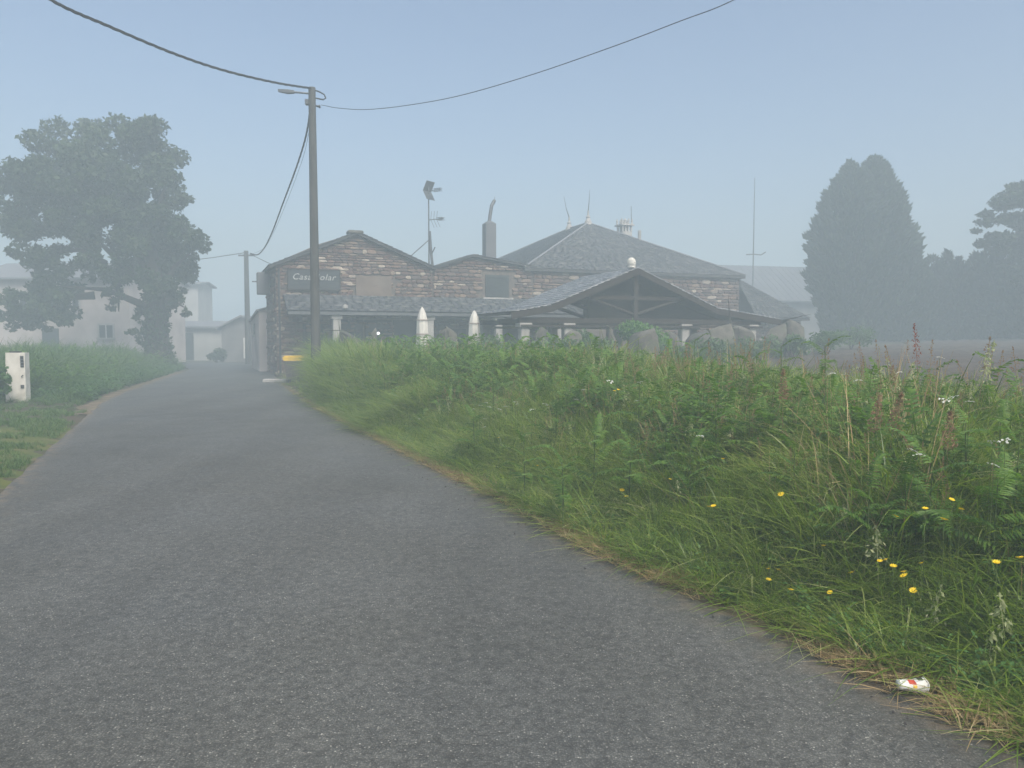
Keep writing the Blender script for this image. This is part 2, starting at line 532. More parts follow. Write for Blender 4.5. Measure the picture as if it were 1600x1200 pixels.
M['conifer_leaf'] = leafmat('conifer_leaf', [(0.0, (0.012, 0.024, 0.012)), (0.5, (0.028, 0.048, 0.021)), (1.0, (0.055, 0.085, 0.034))], 0.2, 0.6, 0.25)
M['shrub_leaf'] = leafmat('shrub_leaf', [(0.0, (0.05, 0.10, 0.035)), (0.5, (0.08, 0.145, 0.05)), (1.0, (0.13, 0.20, 0.07))], 0.3, 0.5, 0.3)
M['bright_leaf'] = leafmat('bright_leaf', [(0.0, (0.06, 0.14, 0.03)), (0.5, (0.10, 0.22, 0.04)), (1.0, (0.16, 0.30, 0.06))], 0.3, 0.5, 0.3)

# ------------------------------------------------------------------ road plan and terrain
RD = Vector((-0.40, 0.917, 0)).normalized()
right_px = [(1600, 1165), (1350, 1050), (1100, 940), (930, 860), (760, 770), (600, 690), (500, 640), (440, 602)]
right_edge = [gnd(x, y) for x, y in right_px]
right_edge = [right_edge[0] - RD * 22, right_edge[0] - RD * 8] + right_edge + [Vector((-11.1, 36, 0)), Vector((-15.2, 46, 0)), Vector((-17.0, 52, 0))]
left_px = [(0, 765), (70, 703), (130, 652), (160, 624), (215, 604), (270, 586), (305, 574)]
left_edge = [gnd(x, y) for x, y in left_px]
left_edge = [left_edge[0] - RD * 28, left_edge[0] - RD * 12, left_edge[0] - RD * 4] + left_edge + [Vector((-24, 49.0, 0)), Vector((-45, 52, 0))]


def resample(pl, step):
    out = [pl[0].copy()]
    for a, b in zip(pl[:-1], pl[1:]):
        n = max(1, int((b - a).length / step))
        out += [a.lerp(b, (i + 1) / n) for i in range(n)]
    return out


def smooth_pl(pl, it=2):
    for _ in range(it):
        q = [pl[0]]
        for a, b in zip(pl[:-1], pl[1:]):
            q += [a.lerp(b, .25), a.lerp(b, .75)]
        q.append(pl[-1])
        pl = q
    return pl


right_edge = smooth_pl(right_edge)
left_edge = smooth_pl(left_edge)
RE = np.array([(p.x, p.y) for p in right_edge])
LE = np.array([(p.x, p.y) for p in left_edge])


def sdist(P, line):
    """signed distance to a polyline running away from the camera; > 0 to its right"""
    P = np.asarray(P, dtype=float).reshape(-1, 2)
    best = np.full(len(P), 1e9)
    sign = np.ones(len(P))
    for a, b in zip(line[:-1], line[1:]):
        d = b - a
        t = np.clip(((P - a) @ d) / (d @ d), 0, 1)
        q = a + t[:, None] * d
        v = P - q
        dist = np.hypot(v[:, 0], v[:, 1])
        cr = d[1] * (P[:, 0] - a[0]) - d[0] * (P[:, 1] - a[1])
        m = dist < best - 1e-9
        best = np.where(m, dist, best)
        sign = np.where(m, np.where(cr >= 0, 1, -1), sign)
    return best * sign


def sstep(x, a, b):
    t = np.clip((x - a) / (b - a), 0, 1)
    return t * t * (3 - 2 * t)


def wob(X, Y, k=1.0):
    return (np.sin(X * 1.7 * k + 2.1 * np.sin(Y * .9 * k)) + np.sin(Y * 1.3 * k + 1.3 + 1.7 * np.sin(X * 1.1 * k + .5))) * .5


def height(X, Y):
    X = np.atleast_1d(np.asarray(X, dtype=float))
    Y = np.atleast_1d(np.asarray(Y, dtype=float))
    P = np.stack([X, Y], 1)
    s = sdist(P, RE)
    l = -sdist(P, LE)
    zr = 0.48 * sstep(s * (1 + .9 * sstep(Y, 13, 20)), 0.15, 2.2) + 0.026 * np.clip(s - 2, 0, 60) + 0.04 * wob(X, Y) * sstep(s, .3, 2)
    yard = sstep(Y, 26.5, 30.5) * (1 - sstep(X, -4, 6))
    zr = zr * (1 - yard) + yard * 0.02
    zl = 0.05 * sstep(l, 0.1, .8) + 0.45 * sstep(l, 0.8, 3.2) * sstep(Y, 18, 22) * (1 - sstep(Y, 36, 44)) + 0.03 * wob(X, Y) * sstep(l, .3, 2)
    z = np.where(s > 0, zr, np.where(l > 0, zl, -0.07))
    z = np.where((s > 0) | (l > 0), z - 0.02, z)
    return z


def hz(x, y):
    return float(height(x, y)[0])


def axis(lo, hi, dense_lo, dense_hi, d, growth=1.25):
    a = list(np.arange(dense_lo, dense_hi + 1e-6, d))
    st, x = d, dense_hi
    while x < hi:
        st *= growth
        x = min(hi, x + st)
        a.append(x)
    st, x, pre = d, dense_lo, []
    while x > lo:
        st *= growth
        x = max(lo, x - st)
        pre.append(x)
    return np.array(pre[::-1] + a)


def grid_mesh(name, xs, ys, zf, keep=None, attrs=None):
    X, Y = np.meshgrid(xs, ys)
    Z = zf(X.ravel(), Y.ravel())
    V = np.stack([X.ravel(), Y.ravel(), Z], 1)
    nx, ny = len(xs), len(ys)
    i = (np.arange(ny - 1)[:, None] * nx + np.arange(nx - 1)[None, :]).ravel()
    F = np.stack([i, i + 1, i + nx + 1, i + nx], 1)
    if keep is not None:
        c = V[F].mean(1)
        F = F[keep(c[:, 0], c[:, 1])]
        used = np.unique(F)
        mp = np.full(len(V), -1)
        mp[used] = np.arange(len(used))
        V, F = V[used], mp[F]
    return mesh_np(name, V, F, smooth=True)


ground = link('ground', grid_mesh('ground', axis(-200, 200, -24, 34, .33), axis(-45, 260, -2, 46, .33), height), M['soil'])
tag(ground, 'grassy earth on both sides of the lane', 'ground', kind='structure')

# the lane: one sheet between its two edges, slightly cambered, its border a little ragged
def lane():
    n = 420
    def even(line):
        d = np.r_[0, np.cumsum(np.hypot(*np.diff(line, axis=0).T))]
        # denser near the camera
        t = np.linspace(0, 1, n) ** 1.0
        return np.stack([np.interp(t * d[-1], d, line[:, k]) for k in (0, 1)], 1)
    A, B = even(LE), even(RE)
    cols = np.r_[0, .008, .02, .05, np.linspace(.1, .9, 13), .95, .98, .992, 1]
    V, E = [], []
    for i in range(n):
        ja = 0.06 * noise.noise((A[i, 0] * 1.7, A[i, 1] * 1.7, 0)) + .03 * noise.noise((A[i, 0] * 7, A[i, 1] * 7, 3))
        jb = 0.07 * noise.noise((B[i, 0] * 1.7, B[i, 1] * 1.7, 5)) + .035 * noise.noise((B[i, 0] * 7, B[i, 1] * 7, 8))
        w = max(1.0, np.hypot(*(B[i] - A[i])))
        for c in cols:
            cc = c + (1 - c) * ja / w + c * jb / w
            p = A[i] * (1 - cc) + B[i] * cc
            z = 0.03 * (1 - (2 * c - 1) ** 2) - (0.05 if c in (0, 1) else 0) + 0.006 * noise.noise((p[0] * .8, p[1] * .8, 1))
            V.append((p[0], p[1], z))
            dist = min(c, 1 - c) * w
            E.append(max(0.0, 1 - dist / .55))
    k = len(cols)
    F = [(i * k + j, i * k + j + 1, (i + 1) * k + j + 1, (i + 1) * k + j) for i in range(n - 1) for j in range(k - 1)]
    me = mesh_np('road', V, F, {'edge': E}, smooth=True)
    return link('road', me, M['asphalt'])


tag(lane(), 'narrow grey asphalt lane running off into the fog', 'road', kind='structure')


# strips of bare earth along the lane
def strip(name, line, side, w0, w1, mat, y0, y1, zoff, label):
    pts = [p for p in line if y0 <= p.y <= y1]
    pts = resample(pts, .25)
    V, n = [], 7
    for i, p in enumerate(pts):
        a, b = pts[max(0, i - 1)], pts[min(len(pts) - 1, i + 1)]
        d = (b - a).normalized()
        nrm = Vector((d.y, -d.x, 0)) * side
        wd = w1 * (0.75 + 0.5 * noise.noise((p.x * .9, p.y * .9, 2)))
        for k in range(n):
            q = p + nrm * (w0 + (wd - w0) * k / (n - 1))
            z = max(hz(q.x, q.y), -0.03) + zoff - (0.05 if k in (0, n - 1) else 0) + .012 * noise.noise((q.x * 6, q.y * 6, 0))
            V.append((q.x, q.y, z))
    F = [(i * n + k, i * n + k + 1, (i + 1) * n + k + 1, (i + 1) * n + k) for i in range(len(pts) - 1) for k in range(n - 1)]
    o = link(name, mesh_np(name, V, F, smooth=True), mat)
    return tag(o, label, 'verge', kind='structure')


strip('dirt_edge', right_edge, 1, -0.12, 0.42, M['dirt'], 0, 31, 0.022, 'sandy earth strip along the edge of the asphalt')
strip('moss_verge', left_edge, -1, -0.10, 3.2, M['moss'], 2, 15.0, 0.022, 'mossy flat verge beside the lane')
strip('sandy_layby', left_edge, -1, -0.55, 0.45, M['dirt'], 15.2, 40, 0.03, 'sandy worn edge where the lane widens')


def in_field(x, y):
    s = sdist(np.stack([np.atleast_1d(x), np.atleast_1d(y)], 1), RE)
    # left of this line lies the garden of the stone houses
    side = (x - 2.0) * 14.0 - (y - 21.0) * 12.5
    return (s > 4.0) & (side > 0) & (y < 60)


def field_z(x, y):
    z = height(x, y) + .05
    u = x * .93 + y * .37
    z += 0.045 * np.sin(u * 8.5) + np.array([0.06 * noise.noise((a * 2.3, b * 2.3, 0)) + .045 * noise.noise((a * 6.1, b * 6.1, 4)) for a, b in zip(x, y)])
    return z


fld = link('ploughed_field', grid_mesh('ploughed_field', np.arange(0, 62, .22), axis(0, 60, 2, 30, .22, 1.04), field_z, in_field), M['plough'])
tag(fld, 'bare brown ploughed field beyond the grassy bank', 'field', kind='structure')

# ------------------------------------------------------------------ haze
hb = MB().box(-204, 204, -48, 264, -1.2, 15.2)
hm = bpy.data.materials.new('haze')
hm.use_nodes = True
hm.node_tree.nodes.remove(hm.node_tree.nodes['Principled BSDF'])
pv = hm.node_tree.nodes.new('ShaderNodeVolumePrincipled')
pv.inputs['Density'].default_value = HAZE_DENSITY
pv.inputs['Color'].default_value = HAZE_COLOR
pv.inputs['Anisotropy'].default_value = 0.0
hm.node_tree.links.new(pv.outputs[0], hm.node_tree.nodes['Material Output'].inputs['Volume'])
tag(hb.build('haze', hm), 'pale morning fog filling the air', 'fog', kind='stuff')

# ------------------------------------------------------------------ stone walls and slate roofs
def stone_meshes(n=8):
    out = []
    for k in range(n):
        rr = random.Random(100 + k)
        def ring(y, ins):
            base = [(-.5, -.25), (-.5, .25), (-.28, .5), (.25, .5), (.5, .28), (.5, -.22), (.26, -.5), (-.25, -.5)]
            return [((x * (1 - ins) + rr.uniform(-.05, .05)), y + rr.uniform(-.12, .12), (z * (1 - ins) + rr.uniform(-.06, .06))) for x, z in base]
        m = MB()
        m.add(ring(.5, .02) + ring(-.25, .0) + ring(-.5, .22) + [(0, -.58, 0)],
              [(i, (i + 1) % 8, 8 + (i + 1) % 8, 8 + i) for i in range(8)] +
              [(8 + i, 8 + (i + 1) % 8, 16 + (i + 1) % 8, 16 + i) for i in range(8)] +
              [(16 + i, 16 + (i + 1) % 8, 24) for i in range(8)])
        me = m.mesh('stone')
        me.materials.append(M['stone'])
        out.append(me)
    return out


STONES = stone_meshes()


def inside(poly, x, z):
    c = False
    n = len(poly)
    for i in range(n):
        (x1, z1), (x2, z2) = poly[i], poly[(i + 1) % n]
        if (z1 > z) != (z2 > z) and x < (x2 - x1) * (z - z1) / (z2 - z1) + x1: c = not c
    return c


def lay_stones(parent, poly, r, holes=(), axis_='s', hmin=.09, hmax=.21, lmax=.50, limit=290, depth=.10, sgn=-1):
    """rough courses of stones on the wall face at r; poly in (along, z)"""
    z0, z1 = min(p[1] for p in poly), max(p[1] for p in poly)
    x0, x1 = min(p[0] for p in poly), max(p[0] for p in poly)
    L = []
    z = z0
    while z < z1:
        h = random.uniform(hmin, hmax)
        x = x0 - random.uniform(0, .2)
        while x < x1:
            l = random.uniform(.2, lmax)
            hh = h * random.uniform(.86, 1.12)
            xa, xb, za, zb = max(x, x0), min(x + l, x1), z, min(z + hh, z1)
            cx, cz = (xa + xb) / 2, (za + zb) / 2
            x += l
            if xb - xa < .1: continue
            e = .04
            if not all(inside(poly, q, w) for q in (xa + e, xb - e) for w in (za + .02, zb - .03)):
                if not inside(poly, cx, cz): continue
                ok = False
                for f in (.75, .5):
                    a, b_, c_, d_ = cx - (xb - xa) * f / 2, cx + (xb - xa) * f / 2, za, za + (zb - za) * f
                    if all(inside(poly, q, w) for q in (a, b_) for w in (c_ + .01, d_)):
                        xa, xb, za, zb = a, b_, c_, d_
                        ok = True
                        break
                if not ok: continue
            if any(xa < hx1 and xb > hx0 and za < hz1 and zb > hz0 for hx0, hx1, hz0, hz1 in holes): continue
            L.append((xa, xb, za, zb))
        z += h
    L.sort(key=lambda t: -(t[1] - t[0]) * (t[3] - t[2]))
    vs, fs, ti = [], [], []
    for i, (xa, xb, za, zb) in enumerate(L):
        me = random.choice(STONES)
        dp = depth * random.uniform(.8, 1.3)
        sx, sz = (xb - xa) - .018, (zb - za) - .016
        rot = random.uniform(-.05, .05)
        if i < limit:
            o = bpy.data.objects.new('stone', me)
            C.objects.link(o)
            o.parent = parent
            if axis_ == 's':
                o.location = ((xa + xb) / 2, r, (za + zb) / 2)
                o.rotation_euler = (0, rot, 0)
            else:
                o.location = (r, (xa + xb) / 2, (za + zb) / 2)
                o.rotation_euler = (0, rot, R(-90))
            o.scale = (sx, dp, sz)
        else:
            n = len(vs)
            t = random.random()
            for v in me.vertices:
                vs.append(((xa + xb) / 2 + v.co.x * sx, r + v.co.y * dp, (za + zb) / 2 + v.co.z * sz))
                ti.append(t)
            for p in me.polygons:
                fs.append(tuple(n + q for q in p.vertices))
    if vs:
        me = bpy.data.meshes.new('stone')
        me.from_pydata(vs, [], fs)
        a = me.attributes.new('tint', 'FLOAT', 'POINT')
        a.data.foreach_set('value', ti)
        o = link('stone', me, M['stone_joined'], parent)
        o['kind'] = 'stuff'
    return len(L)


def slate_roof(eL, eR, rR, rL, parent, mat, w=.34, course=.24, th=.018, name='slate', jit=.5):
    """overlapping courses of slates between an eave line and a ridge line"""
    eL, eR, rR, rL = [np.array(p, dtype=float) for p in (eL, eR, rR, rL)]
    slope = max(np.linalg.norm(rL - eL), np.linalg.norm(rR - eR), np.linalg.norm((rL + rR) / 2 - (eL + eR) / 2))
    nrm = np.cross(eR - eL, (rL + rR) / 2 - (eL + eR) / 2)
    nrm /= np.linalg.norm(nrm)
    if nrm[2] < 0: nrm = -nrm
    V, F, T = [], [], []
    nc = max(2, int(slope / course))
    for i in range(nc):
        v0, v1 = i / nc, min(1, (i + 1.35) / nc)
        a0, b0 = eL + (rL - eL) * v0, eR + (rR - eR) * v0
        a1, b1 = eL + (rL - eL) * v1, eR + (rR - eR) * v1
        W = np.linalg.norm(b0 - a0)
        if W < .08: continue
        x = -random.uniform(0, w)
        while x < W:
            ww = w * random.uniform(.7, 1.35)
            t0, t1 = max(0, x + .006) / W, min(W, x + ww - .006) / W
            x += ww
            if t1 - t0 < .03 / W: continue
            j0, j1 = random.uniform(-.25, .25) * jit * (v1 - v0) , random.uniform(-.25, .25) * jit * (v1 - v0)
            k0 = a0 + (b0 - a0) * t0 + (a1 - a0) * j0 + nrm * (.035 + random.uniform(0, .015))
            k1 = a0 + (b0 - a0) * t1 + (a1 - a0) * j1 + nrm * (.035 + random.uniform(0, .015))
            k2 = a1 + (b1 - a1) * t1 + nrm * .008
            k3 = a1 + (b1 - a1) * t0 + nrm * .008
            n = len(V)
            V += [k0, k1, k2, k3, k0 - nrm * th, k1 - nrm * th, k2 - nrm * th, k3 - nrm * th]
            F += [(n, n + 1, n + 2, n + 3), (n + 4, n + 5, n + 1, n), (n + 5, n + 6, n + 2, n + 1), (n + 7, n + 4, n, n + 3)]
            T += [random.random()] * 8
    o = link(name, mesh_np(name, V, F, {'tint': T}), mat, parent)
    o['kind'] = 'stuff'
    return o


# ------------------------------------------------------------------ the long stone house, in a frame along its facade
ANG = R(22)
C0 = Vector((-10.07, 33.0, 0))
AX, BX = Vector((math.cos(ANG), math.sin(ANG), 0)), Vector((-math.sin(ANG), math.cos(ANG), 0))


def loc2w(s, r, z=0.0):
    return C0 + AX * s + BX * r + Vector((0, 0, z))


# --- gabled stone house with the sign
hs = empty('stone_house', C0, ANG, 'gabled brown stone house with a dark name board, at the lane edge', 'house')
gable = [(0, -.3), (6.94, -.3), (6.94, 4.86), (5.3, 5.55), (3.9, 6.1), (3.45, 6.2), (3.0, 6.14), (1.8, 5.72), (.5, 5.1), (0, 4.78)]
wl = MB().prism(gable, 0.03, 5.2).build('wall', M['mortar'], hs)
holes = [(1.05, 2.1, -.3, 2.35), (2.5, 6.3, .7, 2.5), (3.38, 5.0, 3.46, 4.42), (.46, 2.7, 3.72, 4.62)]
lay_stones(wl, [(0, 0), (6.92, 0), (6.92, 4.8), (5.3, 5.5), (3.9, 6.04), (3.45, 6.14), (3.0, 6.08), (1.8, 5.66), (.5, 5.04), (.02, 4.74)], 0.0, holes)
lay_stones(wl, [(.05, -.1), (5.1, -.1), (5.1, 4.72), (.05, 4.72)], 0.0, (), 'r', limit=150)
MB().box(3.39, 4.99, -.07, .06, 3.47, 4.41).build('blocked_opening', M['plaster_tan'], wl)
# roof of thick slabs, overhanging the gable a little
roof_m = MB()
roof_m.slab([(-.28, -.22, 4.70), (3.45, -.22, 6.30), (3.45, 5.4, 6.30), (-.28, 5.4, 4.70)], .1)
roof_m.slab([(3.46, -.22, 6.30), (7.02, -.22, 4.86), (7.02, 5.4, 4.86), (3.46, 5.4, 6.30)], .1)
rf = roof_m.build('roof', M['roof_deck'], hs)
slate_roof((-.3, 5.4, 4.71), (-.3, -.25, 4.71), (3.45, -.25, 6.32), (3.45, 5.4, 6.32), rf, M['slate'])
slate_roof((7.02, -.25, 4.87), (7.02, 5.4, 4.87), (3.45, 5.4, 6.32), (3.45, -.25, 6.32), rf, M['slate'])
MB().bbox(3.05, 3.72, -.28, .3, 6.22, 6.37, .04).build('ridge_slab', M['boulder'], rf)
# name board
sg = MB().box(.5, 2.66, -.16, -.06, 3.76, 4.58).build('sign_board', M['sign_board'], hs)
fr = MB()
for q in ((.46, 2.70, 4.58, 4.63), (.46, 2.70, 3.71, 3.76)): fr.box(q[0], q[1], -.18, -.05, q[2], q[3])
fr.box(.46, .5, -.18, -.05, 3.76, 4.58).box(2.66, 2.70, -.18, -.05, 3.76, 4.58)
fr.build('sign_frame', M['dark_wood'], sg)
tx = bpy.data.curves.new('lettering', 'FONT')
tx.body = 'Casa Solar'
tx.size = .37
tx.shear = .28
tx.extrude = .012
tx.align_x = 'CENTER'
tx.align_y = 'CENTER'
tx.space_character = 1.14
to = bpy.data.objects.new('lettering', tx)
C.objects.link(to)
tx.materials.append(M['sign_letter'])
to.parent = sg
to.location = (1.56, -.178, 4.27)
to.rotation_euler = (R(90), 0, 0)
bpy.context.view_layer.update()
tm = bpy.data.meshes.new_from_object(to.evaluated_get(bpy.context.evaluated_depsgraph_get()))
bpy.data.objects.remove(to)
to = link('lettering', tm, M['sign_letter'], sg)
to.location = (1.56, -.178, 4.27)
to.rotation_euler = (R(90), 0, 0)
# ground floor: door, dark panes put in for the shade under the porch
dr = MB().box(1.08, 2.07, .0, .08, 0, 2.32).build('door', M['shutter'], hs)
MB().box(1.2, 1.95, -.02, -.002, 1.15, 2.2).build('pane', M['glass_dark'], dr)
MB().lathe([(.02, 0), (.035, .03), (.02, .06)], 8, Matrix.Translation((1.98, 0, 1.05)) @ Matrix.Rotation(R(90), 4, 'X')).build('handle', M['metal'], dr)
for a, b_ in ((2.5, 3.7), (3.78, 4.98), (5.06, 6.26)):
    wd = MB().box(a, b_, -.02, .06, .72, 2.46).build('window', M['dark_wood'], hs)
    MB().box(a + .08, b_ - .08, -.035, -.022, .8, 2.38).build('pane', M['glass_dark'], wd)
# lamps on the wall
lm = MB().lathe([(.02, .22), (.13, .17), (.15, .05), (.06, 0)], 10, Matrix.Translation((1.62, -.2, 3.58))).build('wall_lamp', M['granite'], hs)
MB().tube([(1.62, 0, 3.78), (1.62, -.2, 3.86), (1.62, -.2, 3.76)], .018, 6).build('bracket', M['dark_metal'], lm)
# grey box on a bracket on the side wall, rain pipe at the corner
bxm = MB().bbox(-.62, -.06, 2.2, 2.6, 3.62, 4.62, .04).build('wall_box', M['sheet_grey'], hs)
MB().tube([(-.62, 2.4, 4.2), (-.82, 2.4, 4.2)], .03, 6).tube([(-.06, 2.4, 4.0), (.02, 2.4, 4.0)], .04, 6).build('bracket', M['dark_metal'], bxm)
MB().tube([(.12, -.10, 4.6), (.12, -.10, 3.6), (.12, -.10, 0.05)], .05, 8).build('rain_pipe', M['dark_metal'], hs)
# porch across the front, with pillars
pr = MB()
pr.slab([(.3, -1.6, 2.78), (14.2, -1.6, 2.78), (14.2, -.02, 3.52), (.3, -.02, 3.52)], .08)
prf = pr.build('porch_roof', M['roof_deck'], hs)
slate_roof((.28, -1.66, 2.78), (14.2, -1.66, 2.78), (14.2, -.03, 3.53), (.28, -.03, 3.53), prf, M['slate'], w=.4, course=.2, jit=.12, th=.012)
MB().box(.3, 14.2, -1.72, -1.58, 2.62, 2.74).build('gutter', M['metal'], prf)
for sx in (2.3, 6.35, 9.6, 12.6):
    pm = MB().bbox(sx - .16, sx + .16, -1.58, -1.26, -.1, 2.6, .02)
    pm.box(sx - .22, sx + .22, -1.62, -1.22, 2.46, 2.6)
    pm.build('pillar', M['granite'], hs)
bt = MB().box(.3, 14.2, -1.5, -1.34, 2.6, 2.72).build('porch_beam', M['dark_wood'], hs)
lp = MB().lathe([(.02, .2), (.10, .15), (.11, .04), (.04, 0)], 10, Matrix.Translation((2.62, -1.75, 2.86))).build('porch_lamp', M['granite'], hs)

# --- lower stone annex with the second gable and the tall flue
an = empty('stone_annex', loc2w(6.95, 0), ANG, 'lower stone annex with a shallow gable, dark shutter and tall flue', 'house')
ag = [(0, -.3), (5.0, -.3), (5.0, 5.02), (1.9, 5.42), (1.6, 5.38), (0, 4.86)]
aw = MB().prism(ag, 0.03, 6.0).build('wall', M['mortar'], an)
lay_stones(aw, [(.02, 0), (4.98, 0), (4.98, 4.98), (1.9, 5.37), (1.6, 5.33), (.02, 4.82)], 0.0, [(2.5, 3.8, 3.5, 4.7), (.6, 1.6, -.3, 2.1), (2.2, 4.4, .8, 2.2)], hmax=.2)
ar = MB().slab([(.0, -.2, 4.92), (1.9, -.2, 5.53), (1.9, 6.1, 5.53), (0, 6.1, 4.92)], .08).slab([(1.91, -.2, 5.53), (5.15, -.2, 5.09), (5.15, 6.1, 5.09), (1.91, 6.1, 5.53)], .08).build('roof', M['roof_deck'], an)
slate_roof((0, 6.1, 4.93), (0, -.22, 4.93), (1.9, -.22, 5.55), (1.9, 6.1, 5.55), ar, M['slate'])
slate_roof((5.15, -.22, 5.10), (5.15, 6.1, 5.10), (1.9, 6.1, 5.55), (1.9, -.22, 5.55), ar, M['slate'])
sw = MB().box(2.56, 3.74, -.05, .08, 3.58, 4.64).build('shutter', M['shutter'], an)
slm = MB()
for i in range(9): slm.box(2.62, 3.70, -.075, -.05, 3.63 + i * .11, 3.70 + i * .11)
slm.build('louver', M['shutter'], sw)
MB().box(2.4, 3.92, -.16, .06, 3.47, 3.57).build('sill', M['granite'], an)
dd = MB().box(.62, 1.58, .0, .07, 0, 2.08).build('door', M['dark_wood'], an)
MB().box(1.44, 1.5, -.05, 0, 1.0, 1.14).build('handle', M['metal'], dd)
wn_ = MB().box(2.25, 4.35, -.02, .06, .85, 2.15).build('window', M['dark_wood'], an)
MB().box(2.33, 3.27, -.035, -.022, .92, 2.08).box(3.33, 4.27, -.035, -.022, .92, 2.08).build('pane', M['glass_dark'], wn_)
ch = MB().bbox(2.95, 3.49, 1.0, 1.54, 5.0, 7.22, .02)
ch.add([(2.95, 1.0, 7.22), (3.49, 1.0, 7.22), (3.49, 1.54, 7.22), (2.95, 1.54, 7.22), (3.13, 1.18, 7.36), (3.31, 1.18, 7.36), (3.31, 1.36, 7.36), (3.13, 1.36, 7.36)],
       [(0, 1, 5, 4), (1, 2, 6, 5), (2, 3, 7, 6), (3, 0, 4, 7), (4, 5, 6, 7)])
chm = ch.build('chimney', M['sheet_grey'], an)
MB().tube([(3.22, 1.27, 7.3), (3.28, 1.27, 7.7), (3.35, 1.27, 8.12), (3.49, 1.27, 8.36), (3.53, 1.27, 8.4)], [.085, .085, .085, .085, .06], 10).tube([(3.50, 1.27, 8.38), (3.52, 1.27, 8.56)], .015, 5).build('flue', M['metal'], chm)

# --- tall hipped house behind the pavilion
HS0, HS1, HRB = 11.9, 24.2, 16.0
hh = empty('hipped_house', loc2w(HS0, 0), ANG, 'large stone house under a broad hipped slate roof with two ridge spikes', 'house')
W = HS1 - HS0
hw = MB().box(0.05, W, 0.03, HRB, -.3, 4.98).build('wall', M['mortar'], hh)
lay_stones(hw, [(.06, 1.0), (W - .02, 1.0), (W - .02, 4.92), (.06, 4.92)], 0.0, [(1.2, 5.5, 1.0, 2.9)], hmax=.22, limit=290, lmax=.6)
ap = (18.47 - HS0, 6.76, 8.47)
bp_ = (18.47 - HS0, 9.3, 8.47)
eav = 5.02
o_ = .22
FL, FR, BR, BL = (-o_ - .25, -o_, eav), (W + o_, -o_, eav), (W + o_, HRB + o_, eav), (-o_ - .25, HRB + o_, eav)
hr = MB()
hr.add([FL, FR, BR, BL, ap, bp_, (FL[0], FL[1], eav - .14), (FR[0], FR[1], eav - .14), (BR[0], BR[1], eav - .14), (BL[0], BL[1], eav - .14)],
       [(0, 1, 4), (1, 2, 5, 4), (2, 3, 5), (3, 0, 4, 5), (0, 6, 7, 1), (1, 7, 8, 2), (2, 8, 9, 3), (3, 9, 6, 0), (6, 9, 8, 7)])
hrf = hr.build('roof', M['roof_deck'], hh)
slate_roof(FL, FR, ap, ap, hrf, M['slate'], w=.4, course=.27)
slate_roof(FR, BR, bp_, ap, hrf, M['slate'], w=.4, course=.27)
slate_roof(BL, FL, ap, bp_, hrf, M['slate'], w=.4, course=.27)
hips = MB()
for a, b_ in ((FL, ap), (FR, ap), (ap, bp_), (BL, bp_)):
    pa, pb = Vector(a) + Vector((0, 0, .05)), Vector(b_) + Vector((0, 0, .05))
    hips.tube([pa.lerp(pb, i / 20) for i in range(21)], .05, 6)
hips.build('ridge_tile', M['tile_grey'], hrf)
for p, lean in ((ap, .06), (bp_, -.22)):
    fb = MB().lathe([(.26, -.12), (.2, .12), (.1, .3), (.14, .38), (.06, .5), (.05, .75)], 10, Matrix.Translation(p)).build('finial', M['granite'], hrf)
    MB().tube([(p[0], p[1], p[2] + .7), (p[0] + lean * 1.0, p[1], p[2] + 1.3), (p[0] + lean * 1.7, p[1], p[2] + 2.0)], [.035, .02, .008], 6).build('spike', M['dark_metal'], fb)
# crowned chimney, flue pipe and thin pole on the right slope
cx, cyy = 21.9 - HS0, 8.4
cm = MB().bbox(cx - .36, cx + .36, cyy - .36, cyy + .36, 5.6, 8.35, .03)
cm.box(cx - .46, cx + .46, cyy - .46, cyy + .46, 8.72, 8.80)
for dx in (-.3, -.1, .1, .3):
    for dy in (-.3, .3):
        cm.box(cx + dx - .05, cx + dx + .05, cyy + dy - .05, cyy + dy + .05, 8.34, 8.74)
cmo = cm.build('chimney', M['granite'], hh)
cr = MB()
for dx in (-.36, -.12, .12, .36):
    cr.lathe([(.07, 8.80), (.05, 8.95), (.075, 9.02), (.03, 9.16)], 8, Matrix.Translation((cx + dx, cyy - .3, 0)))
    cr.lathe([(.07, 8.80), (.05, 8.95), (.075, 9.02), (.03, 9.16)], 8, Matrix.Translation((cx + dx, cyy + .3, 0)))
cr.build('crown', M['granite'], cmo)
MB().tube([(23.0 - HS0, 8.4, 5.6), (23.0 - HS0, 8.4, 8.5)], .11, 8).build('flue', M['granite'], hh)
# lean-to with a sloping hip at the right end
lt = MB()
lt.add([(W + .02, .3, 4.9), (W + .02, -1.4, 2.75), (W + 4.2, -.8, 2.75), (W + 4.2, 4.0, 2.75), (W + .02, 4.0, 4.85)], [(0, 1, 2), (0, 2, 3, 4)])
lt.add([(W + .02, -1.4, 2.63), (W + 4.2, -.8, 2.63), (W + 4.2, 4.0, 2.63), (W + .02, 4.0, 2.63), (W + .02, -1.4, 2.74), (W + 4.2, -.8, 2.74), (W + 4.2, 4.0, 2.74), (W + .02, 4.0, 2.74)],
       [(3, 2, 1, 0), (0, 1, 5, 4), (1, 2, 6, 5), (2, 3, 7, 6), (3, 0, 4, 7)])
lto = lt.build('side_roof', M['roof_deck'], hh)
slate_roof((W + .02, -1.42, 2.77), (W + 4.22, -.82, 2.77), (W + .06, .3, 4.93), (W + .02, .3, 4.93), lto, M['slate'], w=.4, course=.24)
slate_roof((W + 4.22, -.82, 2.77), (W + 4.22, 4.0, 2.77), (W + .02, 4.0, 4.88), (W + .05, .3, 4.93), lto, M['slate'], w=.4, course=.24)
lw = MB().box(W + .02, W + 3.9, -.4, 3.9, -.3, 2.62).build('side_wall', M['mortar'], hh)
